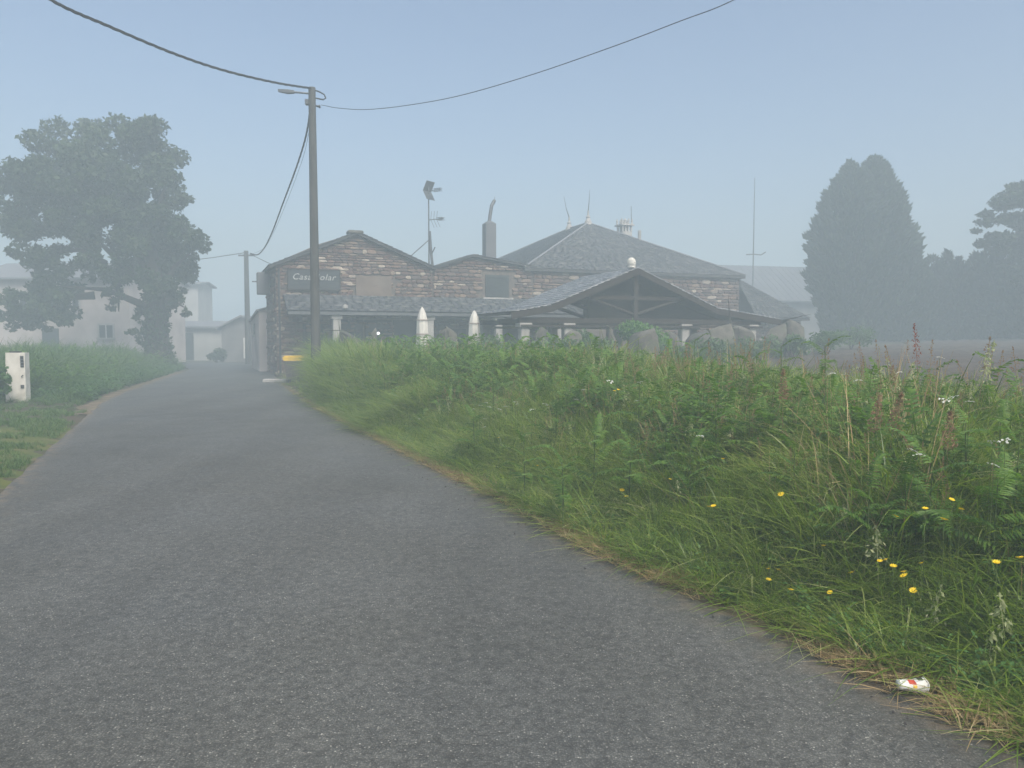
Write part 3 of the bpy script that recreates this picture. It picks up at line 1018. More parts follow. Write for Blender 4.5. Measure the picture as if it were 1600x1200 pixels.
lay_stones(lw, [(W + .04, 1.0), (W + 3.88, 1.0), (W + 3.88, 2.6), (W + .04, 2.6)], -.43, (), limit=120)

# thin whip aerial standing on the hipped roof
wp = loc2w(22.4, 8.4)
wa = MB().tube([(wp.x, wp.y, 5.4), (wp.x, wp.y, 9.0), (wp.x - .02, wp.y, 10.0)], [.04, .032, .02], 6).build('whip_aerial', M['metal'])
tag(wa, 'thin plain pole on the hipped roof beside the crowned chimney', 'pole')

# --- TV aerial on the valley between the gables
tv = empty('tv_aerial', loc2w(6.9, .5, 4.7), R(-32), 'tall aerial mast with two tv antennas between the two stone gables', 'antenna')
MB().tube([(0, 0, 0), (0, 0, 3.0), (0, 0, 4.0)], [.035, .03, .028], 6).build('mast', M['metal'], tv)
MB().tube([(.22, 0, .1), (.12, 0, 1.0), (.06, 0, 1.9)], [.07, .06, .05], 6).tube([(.16, 0, .85), (.36, 0, 1.15)], .03, 5).tube([(0, 0, 1.5), (-1.1, -.1, .75)], .02, 5).build('stay', M['metal'], tv)
pn = MB()
nn = 5
panel = [((-.10 + .22 * abs(i / 4) ** 1.0), i / 4 * .42) for i in (-4, -2, 0, 2, 4)]
for i in range(4):
    (xa, za), (xb, zb) = panel[i], panel[i + 1]
    pn.add([(xa, -.3, 3.75 + za), (xb, -.3, 3.75 + zb), (xb, .3, 3.75 + zb), (xa, .3, 3.75 + za), (xa + .02, -.3, 3.75 + za), (xb + .02, -.3, 3.75 + zb), (xb + .02, .3, 3.75 + zb), (xa + .02, .3, 3.75 + za)],
           [(0, 1, 2, 3), (7, 6, 5, 4), (0, 4, 5, 1), (3, 2, 6, 7)])
ux = pn.tube([(0, 0, 3.75), (.75, 0, 3.75)], .02, 5)
for k in range(4): ux.tube([(.3 + k * .13, -.14, 3.75 + .06), (.3 + k * .13, .14, 3.75 + .06)], .010, 4).tube([(.3 + k * .13, -.14, 3.69), (.3 + k * .13, .14, 3.69)], .010, 4)
ux.tube([(.3, 0, 3.81), (.75, 0, 3.81)], .012, 4).tube([(.3, 0, 3.69), (.75, 0, 3.69)], .012, 4)
ux.build('upper_antenna', M['metal'], tv)
lo_ = MB().tube([(0, 0, 2.42), (.85, 0, 2.42)], .02, 5)
for k in range(3): lo_.tube([(.12 + k * .17, 0, 2.42), (.24 + k * .17, -.1, 2.78)], .012, 4).tube([(.12 + k * .17, 0, 2.42), (.24 + k * .17, .1, 2.06)], .012, 4)
for k in range(4): lo_.tube([(.55 + k * .09, -.16, 2.47), (.55 + k * .09, .16, 2.47)], .010, 4).tube([(.55 + k * .09, -.16, 2.37), (.55 + k * .09, .16, 2.37)], .010, 4)
lo_.build('lower_antenna', M['metal'], tv)

# ------------------------------------------------------------------ open pavilion in front
PO = Vector((4.54, 28.0, 0))
pg = hz(PO.x, PO.y)
pa_ = empty('pavilion', (PO.x, PO.y, 0), ANG, 'open timber pavilion with flared slate gable roof and pale posts', 'pavilion')
PL = 4.2
prof = [(-4.95, 2.52), (-3.45, 2.78), (0, 4.17), (3.45, 2.78), (6.5, 2.38)]
pm_ = MB()
for (xa, za), (xb, zb) in zip(prof[:-1], prof[1:]):
    pm_.slab([(xa + .002, 0, za), (xb - .002, 0, zb), (xb - .002, PL, zb), (xa + .002, PL, za)], .09)
pro = pm_.build('roof', M['dark_wood'], pa_)
for (xa, za), (xb, zb) in ((prof[0], prof[1]), (prof[1], prof[2])):
    slate_roof((xa - .02, PL, za + .005), (xa - .02, -.05, za + .005), (xb, -.05, zb + .005), (xb, PL, zb + .005), pro, M['slate_sheen'], w=.36, course=.25)
for (xa, za), (xb, zb) in ((prof[4], prof[3]), (prof[3], prof[2])):
    slate_roof((xa + .02, -.05, za + .005), (xa + .02, PL, za + .005), (xb, PL, zb + .005), (xb, -.05, zb + .005), pro, M['slate_sheen'], w=.36, course=.25)
bg_ = MB()
for (xa, za), (xb, zb) in zip(prof[:-1], prof[1:]):
    bg_.slab([(xa, -.10, za - .02), (xb, -.10, zb - .02), (xb, -.06, zb - .02), (xa, -.06, za - .02)], .22)
bg_.build('barge_board', M['dark_wood'], pa_)
for yy in (.15, 2.1, 4.0):
    tr_ = MB().box(-4.6, 5.6, yy - .1, yy + .1, 2.16, 2.34)
    tr_.box(-.09, .09, yy - .08, yy + .08, 2.36, 4.0)
    tr_.box(-1.9, 1.9, yy - .07, yy + .07, 3.02, 3.16)
    for sg_ in (-1, 1):
        tr_.tube([(sg_ * .1, yy, 2.5), (sg_ * 2.2, yy, 3.15)], .07, 4)
    tr_.build('truss', M['dark_wood'], pa_)
# dark sheet put in for the shade inside, filling the upper gable except beside the left eave
gb = [(-1.35, 2.38), (-.35, 2.38), (4.5, 2.38), (3.45, 2.66), (0, 4.02), (-1.35, 3.48)]
MB().prism(gb, 1.2, 1.26).build('gable_shade_sheet', M['dark_wood'], pa_)
for yy in (.15, 4.0):
    MB().box(-4.6, 5.6, yy + .14 if yy > 1 else yy - .24, yy + .24 if yy > 1 else yy - .14, 2.02, 2.10).build('rail', M['white_wood'] if yy > 1 else M['dark_wood'], pa_)
for (px_, yy) in ((-4.4, .15), (-2.75, .15), (2.1, .15), (2.75, 1.0), (5.2, .15), (-4.4, 4.0), (-1.5, 4.0), (1.5, 4.0), (5.2, 4.0)):
    po = MB().bbox(px_ - .16, px_ + .16, yy - .16, yy + .16, .2, 2.02, .03)
    po.bbox(px_ - .24, px_ + .24, yy - .24, yy + .24, .2, .5, .03)
    po.box(px_ - .22, px_ + .22, yy - .22, yy + .22, 2.02, 2.158)
    po.build('post', M['granite'], pa_)
# white finial stone on the ridge
fn = MB().lathe([(.15, 0), (.15, .05), (.125, .07), (.16, .10), (.165, .2), (.15, .28), (.12, .33), (.06, .37), (.02, .38)], 14, Matrix.Translation(PO + BX * .35 + AX * -.05 + Vector((0, 0, 4.20)))).build('ridge_finial', M['white_concrete'], None, True)
tag(fn, 'white rounded pot finial on the peak of the pavilion', 'finial')

# ------------------------------------------------------------------ closed parasols
def parasol(base, h, w, label):
    t = empty('parasol', base, random.uniform(0, 3), label, 'umbrella', 'closed white parasols by the stone house')
    MB().tube([(0, 0, 0), (0, 0, h * .98)], .025, 8).build('pole', M['white_wood'], t)
    MB().lathe([(.22, 0), (.22, .06), (.05, .09), (.04, .2)], 12).build('foot', M['concrete'], t)
    cn = MB()
    n, prof_ = 28, [(.55, .10), (.62, .13), (.30, .16), (.34, .34), (.42, .42), (.44, .55), (.40, .72), (.35, .86), (.20, .955), (.05, 1.0)]
    prof_ = [(.36, .20), (.5, .205), (.5, .42), (.46, .62), (.42, .80), (.30, .90), (.14, .975), (.03, 1.0)]
    vs_, fs_ = [], []
    for i, (rr_, zz) in enumerate(prof_):
        for k in range(n):
            a = 2 * math.pi * k / n
            f = 1 + .16 * math.cos(a * 7 + zz * 1.5) * (1 - zz * .6)
            zj = zz * h + (.05 * math.sin(a * 2 + 1) if i < 2 else 0)
            vs_.append((w * rr_ * f * math.cos(a), w * rr_ * f * math.sin(a), zj))
    for i in range(len(prof_) - 1):
        for k in range(n):
            j = (k + 1) % n
            fs_.append((i * n + k, i * n + j, (i + 1) * n + j, (i + 1) * n + k))
    cn.add(vs_, fs_)
    co = cn.build('canopy', M['fabric'], t, True)
    for zz, rr_ in ((.80, .44), (.58, .49)):
        MB().lathe([(w * rr_ * 1.12, zz * h - .02), (w * rr_ * 1.14, zz * h), (w * rr_ * 1.12, zz * h + .02)], 20, None, False).build('strap', M['strap'], co)
    return t


b1, b2 = at(660, 530, 27.0), at(741, 530, 29.0)
parasol((b1.x, b1.y, hz(b1.x, b1.y)), 2.72 - hz(b1.x, b1.y), .42, 'tall closed white parasol in front of the gabled stone house')
parasol((b2.x, b2.y, hz(b2.x, b2.y)), 2.68 - hz(b2.x, b2.y), .47, 'closed white parasol tied twice, in front of the stone annex')

# ------------------------------------------------------------------ boulders and the round lamp
def boulder(x, y, w, d, h, label, group=None, seed=0, slab=False):
    """an angular stone: hull of a few scattered points, its faces roughened"""
    rr = random.Random(seed)
    bm = bmesh.new()
    for q in range(26):
        p = Vector((rr.uniform(-1, 1), rr.uniform(-1, 1), rr.uniform(-1, 1)))
        m_ = max(abs(p.x), abs(p.y), abs(p.z))
        p = p / m_ * rr.uniform(.86, 1.0)
        p.z += p.x * .22 * (1 if seed % 2 else -1)
        bm.verts.new((p.x * w / 2, p.y * d / 2, p.z * h / 2))
    r_ = bmesh.ops.convex_hull(bm, input=bm.verts)
    bmesh.ops.delete(bm, geom=[e for e in r_['geom_interior'] if isinstance(e, bmesh.types.BMVert)], context='VERTS')
    bmesh.ops.bevel(bm, geom=bm.edges[:], offset=min(w, h) * .05, segments=1, affect='EDGES')
    bmesh.ops.triangulate(bm, faces=bm.faces[:])
    me = bpy.data.meshes.new('boulder')
    bm.to_mesh(me)
    bm.free()
    o = link('boulder', me, M['boulder'])
    zz = hz(x, y)
    o.location = (x, y, zz + h * .38)
    o.rotation_euler = (0, 0, rr.uniform(-.4, .4))
    return tag(o, label, 'boulder', group)


def boulder_at(px, top, wpx, Y, label, group=None, seed=0, slab=False):
    p = at(px, top, Y)
    w = wpx * Y / FPX
    h = (p.z - hz(p.x, p.y)) / .88
    return boulder(p.x, p.y, w, w * .7, max(h, .3), label, group, seed, slab)


GB = 'boulders bordering the garden'
boulder_at(1003, 514, 58, 24, 'large pale boulder with a slanted top below the clipped bush', None, 3)
boulder_at(548, 521, 36, 26, 'rounded grey boulder in the grass before the porch', None, 4)
boulder_at(584, 514, 11, 26.5, 'small round stone beside the bright globe lamp', None, 5)
boulder_at(890, 516, 40, 25.5, 'pale block stone under the second pavilion post', None, 7)
boulder_at(960, 514, 26, 25, 'upright grey stone next to the large pale boulder', None, 12)
boulder_at(1058, 519, 44, 25.5, 'low long slab stone between bush and pavilion posts', None, 8, True)
boulder_at(1092, 516, 44, 26, 'slab stone tilted at the foot of the pavilion posts', None, 9, True)
boulder_at(1125, 507, 48, 27, 'big brown boulder under the right side of the pavilion roof', None, 11)
boulder_at(1163, 510, 36, 28, 'brownish boulder with a pale crest below the flared eave', None, 10)
boulder_at(1213, 508, 32, 29, 'pale topped stone in front of the lean-to', None, 13)
boulder_at(1240, 502, 40, 30, 'stone at the end of the row below the lean-to corner', None, 14)
boulder_at(690, 516, 22, 25, 'squared stone between the two parasols, nearer the taller one', None, 15, True)
boulder_at(706, 514, 22, 25.3, 'squared stone between the two parasols, nearer the tied one', None, 16, True)
boulder_at(845, 510, 22, 25.5, 'small pale rock between the first two pavilion posts', None, 17)
gp = at(591, 521, 25.5)
gl = empty('globe_lamp', (gp.x, gp.y, hz(gp.x, gp.y)), 0, 'small bright round garden lamp beside a round stone', 'lamp')
gh = gp.z - hz(gp.x, gp.y)
MB().tube([(0, 0, 0), (0, 0, gh - .06)], .02, 6).build('post', M['dark_metal'], gl)
gm = bpy.data.materials.new('lit_globe')
gm.use_nodes = True
gm.node_tree.nodes['Principled BSDF'].inputs['Base Color'].default_value = (.8, .8, .8, 1)
gm.node_tree.nodes['Principled BSDF'].inputs['Emission Color'].default_value = (1, 1, 1, 1)
gm.node_tree.nodes['Principled BSDF'].inputs['Emission Strength'].default_value = 0.5
MB().lathe([(.015, gh - .05), (.04, gh - .035), (.055, gh), (.04, gh + .035), (.015, gh + .05)], 12).build('globe', gm, gl, True)

# ------------------------------------------------------------------ recycling container with a yellow lid
wc_p = gnd(462, 603)
wc_p = at(467, 590, 28.0)
wc = empty('waste_container', (wc_p.x, wc_p.y, 0.0), R(8), 'dark waste container with a yellow lid where the grass bank ends', 'container')
wc.scale = (.78, .78, .80)
bd = MB()
bd.add([(-.50, -.34, .18), (.50, -.34, .18), (.50, .34, .18), (-.50, .34, .18), (-.60, -.46, 1.02), (.60, -.46, 1.02), (.60, .46, 1.02), (-.60, .46, 1.02)],
       [(3, 2, 1, 0), (0, 1, 5, 4), (1, 2, 6, 5), (2, 3, 7, 6), (3, 0, 4, 7), (4, 5, 6, 7)])
bd.box(-.63, .63, -.49, .49, .96, 1.03)
for x in (-.3, 0, .3): bd.box(x - .02, x + .02, -.44, -.38, .3, .95)
bd.build('body', M['bin_grey'], wc)
lid = MB()
lid.prism([(-.66, 1.20), (-.60, 1.035), (.50, 1.035), (.50, 1.20)], -.50, .50)
# rounded end that turns down over the body
arc = [(.50 + .15 * math.sin(t), 1.05 + .15 * math.cos(t)) for t in np.linspace(0, R(165), 8)]
inn = [(.50 + .07 * math.sin(t), 1.05 + .03 * math.cos(t) - .02) for t in np.linspace(R(165), 0, 8)]
lid.prism([(.502, 1.20)] + arc + [(.47, .90), (.52, .88)][::-1] + [(.502, 1.035)], -.50, .50)
lo2 = lid.build('lid', M['yellow'], wc)
MB().box(-.6, .45, -.42, .42, 1.2, 1.25).build('lid_top', M['yellow'], lo2)
for x in (-.42, .42):
    for y in (-.28, .28):
        MB().lathe([(.10, -.025), (.10, .025)], 14, Matrix.Translation((x, y, .10)) @ Matrix.Rotation(R(90), 4, 'Y')).build('wheel', M['rubber'], wc)
for p_ in ((431, 600, 'pale kerb stone lying flat at the corner of the gabled house'),):
    q = at(p_[0], p_[1], 28.3)
    ks = MB().bbox(-.45, .45, -.16, .16, 0, .14, .03).build('kerb_stone', M['granite'])
    ks.location = (q.x, q.y, .0)
    tag(ks, p_[2], 'kerb stone')

# ------------------------------------------------------------------ poles, street lamp arm and cables
def pole(name, base, h, r0, r1, label, lamp=False, group=None):
    t = empty(name, base, 0, label, 'pole', group)
    n = 14
    MB().tube([(0, 0, -.3 + (h + .3) * i / n) for i in range(n + 1)], [r0 + (r1 - r0) * i / n for i in range(n + 1)], 12).build('shaft', M['concrete'], t)
    return t


NP = Vector((-5.86, 23.0, 0))
NP.z = hz(NP.x, NP.y)
NH = at(490, 137, 23).z - NP.z
np_ = pole('utility_pole', NP, NH, .155, .105, 'tall grey utility pole with a street lamp arm, in the grass bank')
arm = MB().tube([(-.08, 0, NH - .17), (-.55, -.02, NH - .13)], .028, 8).build('lamp_arm', M['metal'], np_)
MB().add([(-.52, -.07, NH - .16), (-.52, .05, NH - .16), (-.72, .06, NH - .17), (-.72, -.08, NH - .17), (-.98, .05, NH - .12), (-.98, -.07, NH - .12),
          (-.52, -.07, NH - .09), (-.52, .05, NH - .09), (-.72, .06, NH - .07), (-.72, -.08, NH - .07), (-.98, .05, NH - .06), (-.98, -.07, NH - .06)],
         [(0, 1, 2, 3), (3, 2, 4, 5), (6, 9, 8, 7), (9, 11, 10, 8), (0, 3, 9, 6), (3, 5, 11, 9), (1, 7, 8, 2), (2, 8, 10, 4), (0, 6, 7, 1), (4, 10, 11, 5)]).build('lamp_head', M['metal'], arm)
cl = MB().bbox(-.20, -.10, -.07, .07, NH - .50, NH - .34, .015).build('clamp_box', M['metal'], np_)
MB().tube([(.10, 0, NH - .52), (.20, -.02, NH - .55)], .03, 6).tube([(.2, -.02, NH - .55), (.24, -.02, NH - .545)], .05, 8).build('insulator', M['dark_metal'], np_)
MB().tube([(.10, 0, NH - .08), (.22, 0, NH - .12), (.36, 0, NH - .20), (.40, 0, NH - .30), (.33, 0, NH - .345), (.10, 0, NH - .30)], .022, 8).build('cable_loop', M['rubber'], np_)
FP = at(388, 567, 50)
FP.z = 0.0
FH = at(388, 392, 50).z
fp_ = pole('utility_pole', FP, FH, .19, .14, 'distant utility pole faded by fog beside the dark barn')
MB().box(-.5, .55, -.05, .05, FH - .34, FH - .24).build('crossarm', M['metal'], fp_)
OP = Vector((-10.4, .5, 0))
op_ = pole('utility_pole', (OP.x, OP.y, hz(OP.x, OP.y)), 9.0, .155, .105, 'grey utility pole in the left verge behind the viewpoint')
C.objects.unlink(op_.children[0])
bpy.data.objects.remove(op_)


def on_line(A, B, px, py):
    """point of the pixel's ray above the plan line A-B"""
    u, v = (px - 800) / FPX, (600 - py) / FPX
    k = u / (CP + v * SP)
    dx, dy = B.x - A.x, B.y - A.y
    # A + w d : X = k Y
    w = (k * A.y - A.x) / (dx - k * dy)
    Y = A.y + w * dy
    return at(px, py, Y)


def catmull(pts, n=14):
    P = [pts[0] * 2 - pts[1]] + pts + [pts[-1] * 2 - pts[-2]]
    out = []
    for i in range(1, len(P) - 2):
        for k in range(n):
            t = k / n
            a, b, c, d = P[i - 1], P[i], P[i + 1], P[i + 2]
            out.append(.5 * ((2 * b) + (c - a) * t + (2 * a - 5 * b + 4 * c - d) * t * t + (3 * b - a - 3 * c + d) * t ** 3))
    return out + [pts[-1]]


def cable(pts, r, label, twist=False):
    path = resample(catmull(pts), .12 if twist else .4)
    m = MB()
    if twist:
        for k in range(3):
            q = []
            for i, p in enumerate(path):
                a = i * .12 / .85 * 2 * math.pi + k * 2 * math.pi / 3
                q.append(p + Vector((.55 * math.cos(a), .83 * math.cos(a), 1.0 * math.sin(a))) * r * 1.1)
            m.tube(q, r, 5)
    else:
        m.tube(path, r, 6)
    o = m.build('power_cable', M['rubber'], None, True)
    return tag(o, label, 'cable')


Ptop = Vector((NP.x, NP.y, NP.z + NH))
B = Vector((-11.4, 1.5, 0))
pts = [on_line(NP, B, x, y) for x, y in ((486, 138), (430, 129), (350, 110), (270, 83), (170, 41), (80, 0))]
d_ = pts[-1] - pts[-2]
pts += [pts[-1] + Vector((d_.x, d_.y, .22)), pts[-1] + Vector((d_.x * 2.2, d_.y * 2.2, .75)), pts[-1] + Vector((d_.x * 3.6, d_.y * 3.6, 1.9))]
cable(pts, .017, 'thick twisted cable sagging from the tall pole towards upper left', True)
B = Vector((13.0, 7.0, 0))
pts = [on_line(NP, B, x, y) for x, y in ((502, 164), (530, 169), (575, 171), (640, 164), (720, 149), (830, 117), (960, 72), (1060, 34), (1146, 0))]
d_ = pts[-1] - pts[-2]
pts += [pts[-1] + Vector((d_.x * 1.5, d_.y * 1.5, d_.z * 1.5 + .25)), pts[-1] + Vector((d_.x * 3.5, d_.y * 3.5, d_.z * 3.5 + 1.0))]
cable(pts, .009, 'thin cable sweeping up from the tall pole towards upper right')
pts = [on_line(NP, FP, x, y) for x, y in ((485, 170), (478, 213), (463, 262), (441, 321), (424, 366), (412, 389), (402, 398), (391, 396))]
cable(pts, .017, 'twisted cable running down from the tall pole to the distant pole', True)
pts = [on_line(NP, FP, x, y) for x, y in ((487, 180), (478, 230), (466, 268), (447, 318), (428, 362), (412, 388), (391, 398))]
cable(pts, .006, 'thin second wire beside the twisted cable to the distant pole')
pts = [at(388, 394, 50), at(355, 399, 51), at(320, 404, 52), at(270, 409, 54), at(200, 415, 56)]
cable(pts, .025, 'cable from the distant pole across towards the oak')
pts = [at(391, 397, 50), at(405, 404, 46), at(420, 411, 41), at(433, 416, 36.0)]
cable(pts, .018, 'service wire from the distant pole to the gabled house')

# radio mast on the long shed
# ------------------------------------------------------------------ long shed and radio mast far behind
sh = empty('long_shed', at(1190, 520, 66).xy.to_3d(), R(14), 'long low grey shed roof half lost in fog behind the houses', 'shed')
MB().box(-9, 9.0, 0, 9, 0, 4.9).build('wall', M['grey_block'], sh)
MB().prism([(-.6, 4.9), (4.5, 8.35), (9.6, 4.9), (9.6, 4.78), (4.5, 8.22), (-.6, 4.78)], -9.4, 9.4)
ms = MB()
ms.slab([(-9.4, -.6, 4.9), (9.4, -.6, 4.9), (9.4, 4.5, 8.3), (-9.4, 4.5, 8.3)], .12)
ms.slab([(9.4, 9.6, 4.9), (-9.4, 9.6, 4.9), (-9.4, 4.52, 8.3), (9.4, 4.52, 8.3)], .12)
srf = ms.build('roof', M['sheet_grey'], sh)
rb = MB()
for i in range(32):
    x = -9.3 + i * .6
    rb.slab([(x, -.6, 4.92), (x + .05, -.6, 4.92), (x + .05, 4.5, 8.32), (x, 4.5, 8.32)], .03)
rbo = rb.build('rib', M['sheet_grey'], srf)
rbo['kind'] = 'stuff'
mp_ = at(1177, 405, 60)
rm = empty('radio_mast', (mp_.x, mp_.y, 0), 0, 'very thin tall radio mast with a short bent crossbar near the conifer', 'mast')
ztop = at(1177, 278, 60).z
MB().tube([(0, 0, 0), (0, 0, mp_.z + .6), (0, 0, ztop)], [.06, .05, .025], 6).build('mast', M['metal'], rm)
MB().tube([(-.55, 0, mp_.z + .35), (0, 0, mp_.z + .38), (.6, 0, mp_.z + .33), (.95, 0, mp_.z + .55)], .045, 5).build('crossbar', M['dark_metal'], rm)

# ------------------------------------------------------------------ houses on the left, along the lane
def gable_house(name, label, base, rz, w, d, eave, ridge, wall_mat, roof_mat, openings=(), cat='house', ridge_along='x'):
    t = empty(name, base, rz, label, cat)
    if ridge_along == 'x':
        wmb = MB().add([(0, 0, -.4), (w, 0, -.4), (w, d, -.4), (0, d, -.4), (0, 0, eave), (w, 0, eave), (w, d, eave), (0, d, eave), (0, d / 2, ridge - .08), (w, d / 2, ridge - .08)],
                       [(0, 1, 5, 4), (1, 2, 6, 9, 5), (2, 3, 7, 6), (3, 0, 4, 8, 7), (3, 2, 1, 0)])
        rmb = MB().slab([(-.35, -.4, eave - .05), (w + .35, -.4, eave - .05), (w + .35, d / 2, ridge), (-.35, d / 2, ridge)], .12)
        rmb.slab([(w + .35, d + .4, eave - .05), (-.35, d + .4, eave - .05), (-.35, d / 2 + .01, ridge), (w + .35, d / 2 + .01, ridge)], .12)
    else:
        wmb = MB().add([(0, 0, -.4), (w, 0, -.4), (w, d, -.4), (0, d, -.4), (0, 0, eave), (w, 0, eave), (w, d, eave), (0, d, eave), (w / 2, 0, ridge - .08), (w / 2, d, ridge - .08)],
                       [(0, 1, 5, 8, 4), (1, 2, 6, 5), (2, 3, 7, 9, 6), (3, 0, 4, 7), (3, 2, 1, 0)])
        rmb = MB().slab([(-.4, -.3, eave - .05), (w / 2, -.3, ridge), (w / 2, d + .3, ridge), (-.4, d + .3, eave - .05)], .12)
        rmb.slab([(w / 2 + .01, -.3, ridge), (w + .4, -.3, eave - .05), (w + .4, d + .3, eave - .05), (w / 2 + .01, d + .3, ridge)], .12)
    wo = wmb.build('wall', wall_mat, t)
    rmb.build('roof', roof_mat, t)
    for (kind, x0, x1, z0, z1) in openings:
        if kind == 'window':
            f = MB()
            f.box(x0 - .1, x1 + .1, -.06, .02, z1, z1 + .12).box(x0 - .16, x1 + .16, -.12, .02, z0 - .12, z0).box(x0 - .1, x0, -.06, .02, z0, z1).box(x1, x1 + .1, -.06, .02, z0, z1)
            fo = f.build('window', M['granite'], t)
            MB().box(x0, x1, -.03, .01, z0, z1).build('pane', M['glass_dark'], fo)
            MB().box((x0 + x1) / 2 - .03, (x0 + x1) / 2 + .03, -.045, -.032, z0, z1).build('mullion', M['white_wood'], fo)
        else:
            do = MB().box(x0, x1, -.05, .02, z0, z1).build('door', M['shutter'], t)
            pnl = MB()
            k = max(1, int((x1 - x0) / .6))
            for i in range(k):
                a = x0 + (x1 - x0) * i / k
                pnl.box(a + .04, a + (x1 - x0) / k - .04, -.075, -.052, z0 + .08, z1 - .08)
            pnl.build('door_panel', M['shutter'], do)
    return t


p = at(-40, 540, 50)
hp = gable_house('white_house', 'long whitish rendered house with a grey roof behind the oak', (p.x, 50, .1), R(-3), 10.4, 7.5, 5.5, 6.75, M['white_render'], M['tile_grey'],
                 (('window', 8.4, 9.3, 1.6, 2.4), ('window', 3.2, 4.1, 3.5, 4.5), ('window', 6.2, 7.1, 3.5, 4.5), ('door', 4.6, 5.7, 0, 2.2)))
MB().bbox(2.0, 2.7, 3.2, 3.9, 6.2, 7.15, .03).build('chimney', M['grey_block'], hp)
p = at(262, 560, 66)
gable_house('tower_house', 'pale narrow tall block just beside the oak foliage', (p.x, 66, 0), R(8), 2.6, 5, 6.45, 6.7, M['pale_render'], M['tile_grey'], (('window', .8, 1.5, 4.3, 5.3),))
p = at(262, 570, 60)
gable_house('garage', 'low pale garage with a wide dark door at the lane end', (p.x, 60, 0), R(6), 4.7, 5, 2.65, 3.1, M['pale_render'], M['tile_grey'], (('door', .3, 2.0, 0, 2.1),), 'garage')
p = at(347, 566, 56)
gable_house('barn', 'dark grey barn at the bend with a pale door', (p.x, 56, 0), R(4), 2.9, 6, 2.45, 3.35, M['grey_block'], M['tile_grey'], (), 'barn', 'y')
bo = MB().box(.0, .26, -.05, .02, 0, 1.5).build('door', M['white_wood'])
for o in list(C.objects):
    if o.name == 'barn':
        bo.parent = o
        bo.location = (1.55, 0, .2)
# low white house just past the gabled one; its long wall faces the lane
wq = loc2w(-.35, 5.6)
lwh = empty('low_white_house', (wq.x, wq.y, 0), ANG, 'low white house adjoining the far side of the gabled stone house', 'house')
MB().add([(0, 0, -.3), (5, 0, -.3), (5, 6.4, -.3), (0, 6.4, -.3), (0, 0, 3.0), (5, 0, 3.0), (5, 6.4, 3.0), (0, 6.4, 2.6), (2.5, 0, 3.7), (2.5, 6.4, 3.4)],
         [(0, 1, 5, 8, 4), (1, 2, 6, 5), (2, 3, 7, 9, 6), (3, 0, 4, 7), (3, 2, 1, 0)]).build('wall', M['white_render'], lwh)
MB().slab([(-.12, -.1, 3.05), (2.5, -.1, 3.8), (2.5, 6.6, 3.5), (-.12, 6.6, 2.65)], .1).slab([(2.51, -.1, 3.8), (5.3, -.1, 3.0), (5.3, 6.6, 3.0), (2.51, 6.6, 3.5)], .1).build('roof', M['tile_grey'], lwh)
wo_ = MB().box(-.05, .02, 3.2, 3.75, 1.85, 2.4).build('window', M['glass_dark'], lwh)
MB().box(-.08, .02, 3.1, 3.85, 1.75, 1.85).build('sill', M['granite'], wo_)

# ------------------------------------------------------------------ meter cabinet in the left verge
mc_ = at(29, 632, 19.0)
mz = hz(mc_.x, mc_.y)
mch = at(29, 551, 19.0).z - mz
mc = empty('meter_cabinet', (mc_.x, mc_.y, mz), R(12), 'white concrete meter cabinet with small dark openings on the left verge', 'cabinet')
cbm = MB()
cbm.add([(-.29, -.16, -.3), (.27, -.16, -.3), (.27, .2, -.3), (-.29, .2, -.3), (-.25, -.14, mch), (.27, -.14, mch), (.27, .18, mch), (-.25, .18, mch)],
        [(3, 2, 1, 0), (0, 1, 5, 4), (1, 2, 6, 5), (2, 3, 7, 6), (3, 0, 4, 7), (4, 5, 6, 7)])
cbm.box(.13, .285, -.19, -.12, .02, mch - .02)
cbm.build('body', M['white_concrete'], mc)
MB().box(-.14, .10, -.12, .1, mch, mch + .035).build('lid', M['rubber'], mc)
wv = MB().box(.165, .255, -.205, -.17, mch - .36, mch - .08).build('window', M['glass_dark'], mc)
vb = MB()
for i in range(4): vb.box(.162, .258, -.212, -.206, mch - .33 + i * .075, mch - .30 + i * .075)
vb.build('bar', M['metal'], wv)
MB().box(.15, .245, -.205, -.17, mch - .88, mch - .79).build('vent', M['dark_metal'], mc)
MB().tube([(.2, -.2, mch - .6), (.2, -.24, mch - .58), (.24, -.24, mch - .55)], .014, 6).build('latch', M['dark_metal'], mc)
mc.scale = (.82, .82, 1)

# ------------------------------------------------------------------ paper cup at the lane edge
cp = gnd(1424, 1086, 0.0)
cup = empty('paper_cup', (cp.x, cp.y, .046), 0, 'crushed white paper cup with red and yellow print lying at the lane edge', 'cup')
MX = Matrix.Rotation(R(90), 4, 'Y')
def cup_pt(t, a, off=0.0):
    """t along the cup from its base to its rim, a round it; flattened where it has been stepped on"""
    r_ = .026 + .012 * t + off
    fl = .74 + .16 * t
    y, z = r_ * math.cos(a), r_ * math.sin(a) * fl
    x = -.058 + .112 * t + .004 * math.sin(3 * a) * t
    z += -.004 * math.exp(-((t - .55) / .12) ** 2) * (1 if math.sin(a) > 0 else .2)
    return Vector((x, y, z))
nA = 28
cm_ = MB()
vsx, fsx = [], []
ts = [0, .1, .25, .4, .5, .55, .6, .7, .85, 1.0]
for off in (0, -.0016):
    for t in ts:
        for k in range(nA): vsx.append(cup_pt(t, 2 * math.pi * k / nA, off))
nt_ = len(ts)
for i in range(nt_ - 1):
    for k in range(nA):
        j = (k + 1) % nA
        fsx.append((i * nA + j, i * nA + k, (i + 1) * nA + k, (i + 1) * nA + j))
        q = nt_ * nA
        fsx.append((q + i * nA + k, q + i * nA + j, q + (i + 1) * nA + j, q + (i + 1) * nA + k))
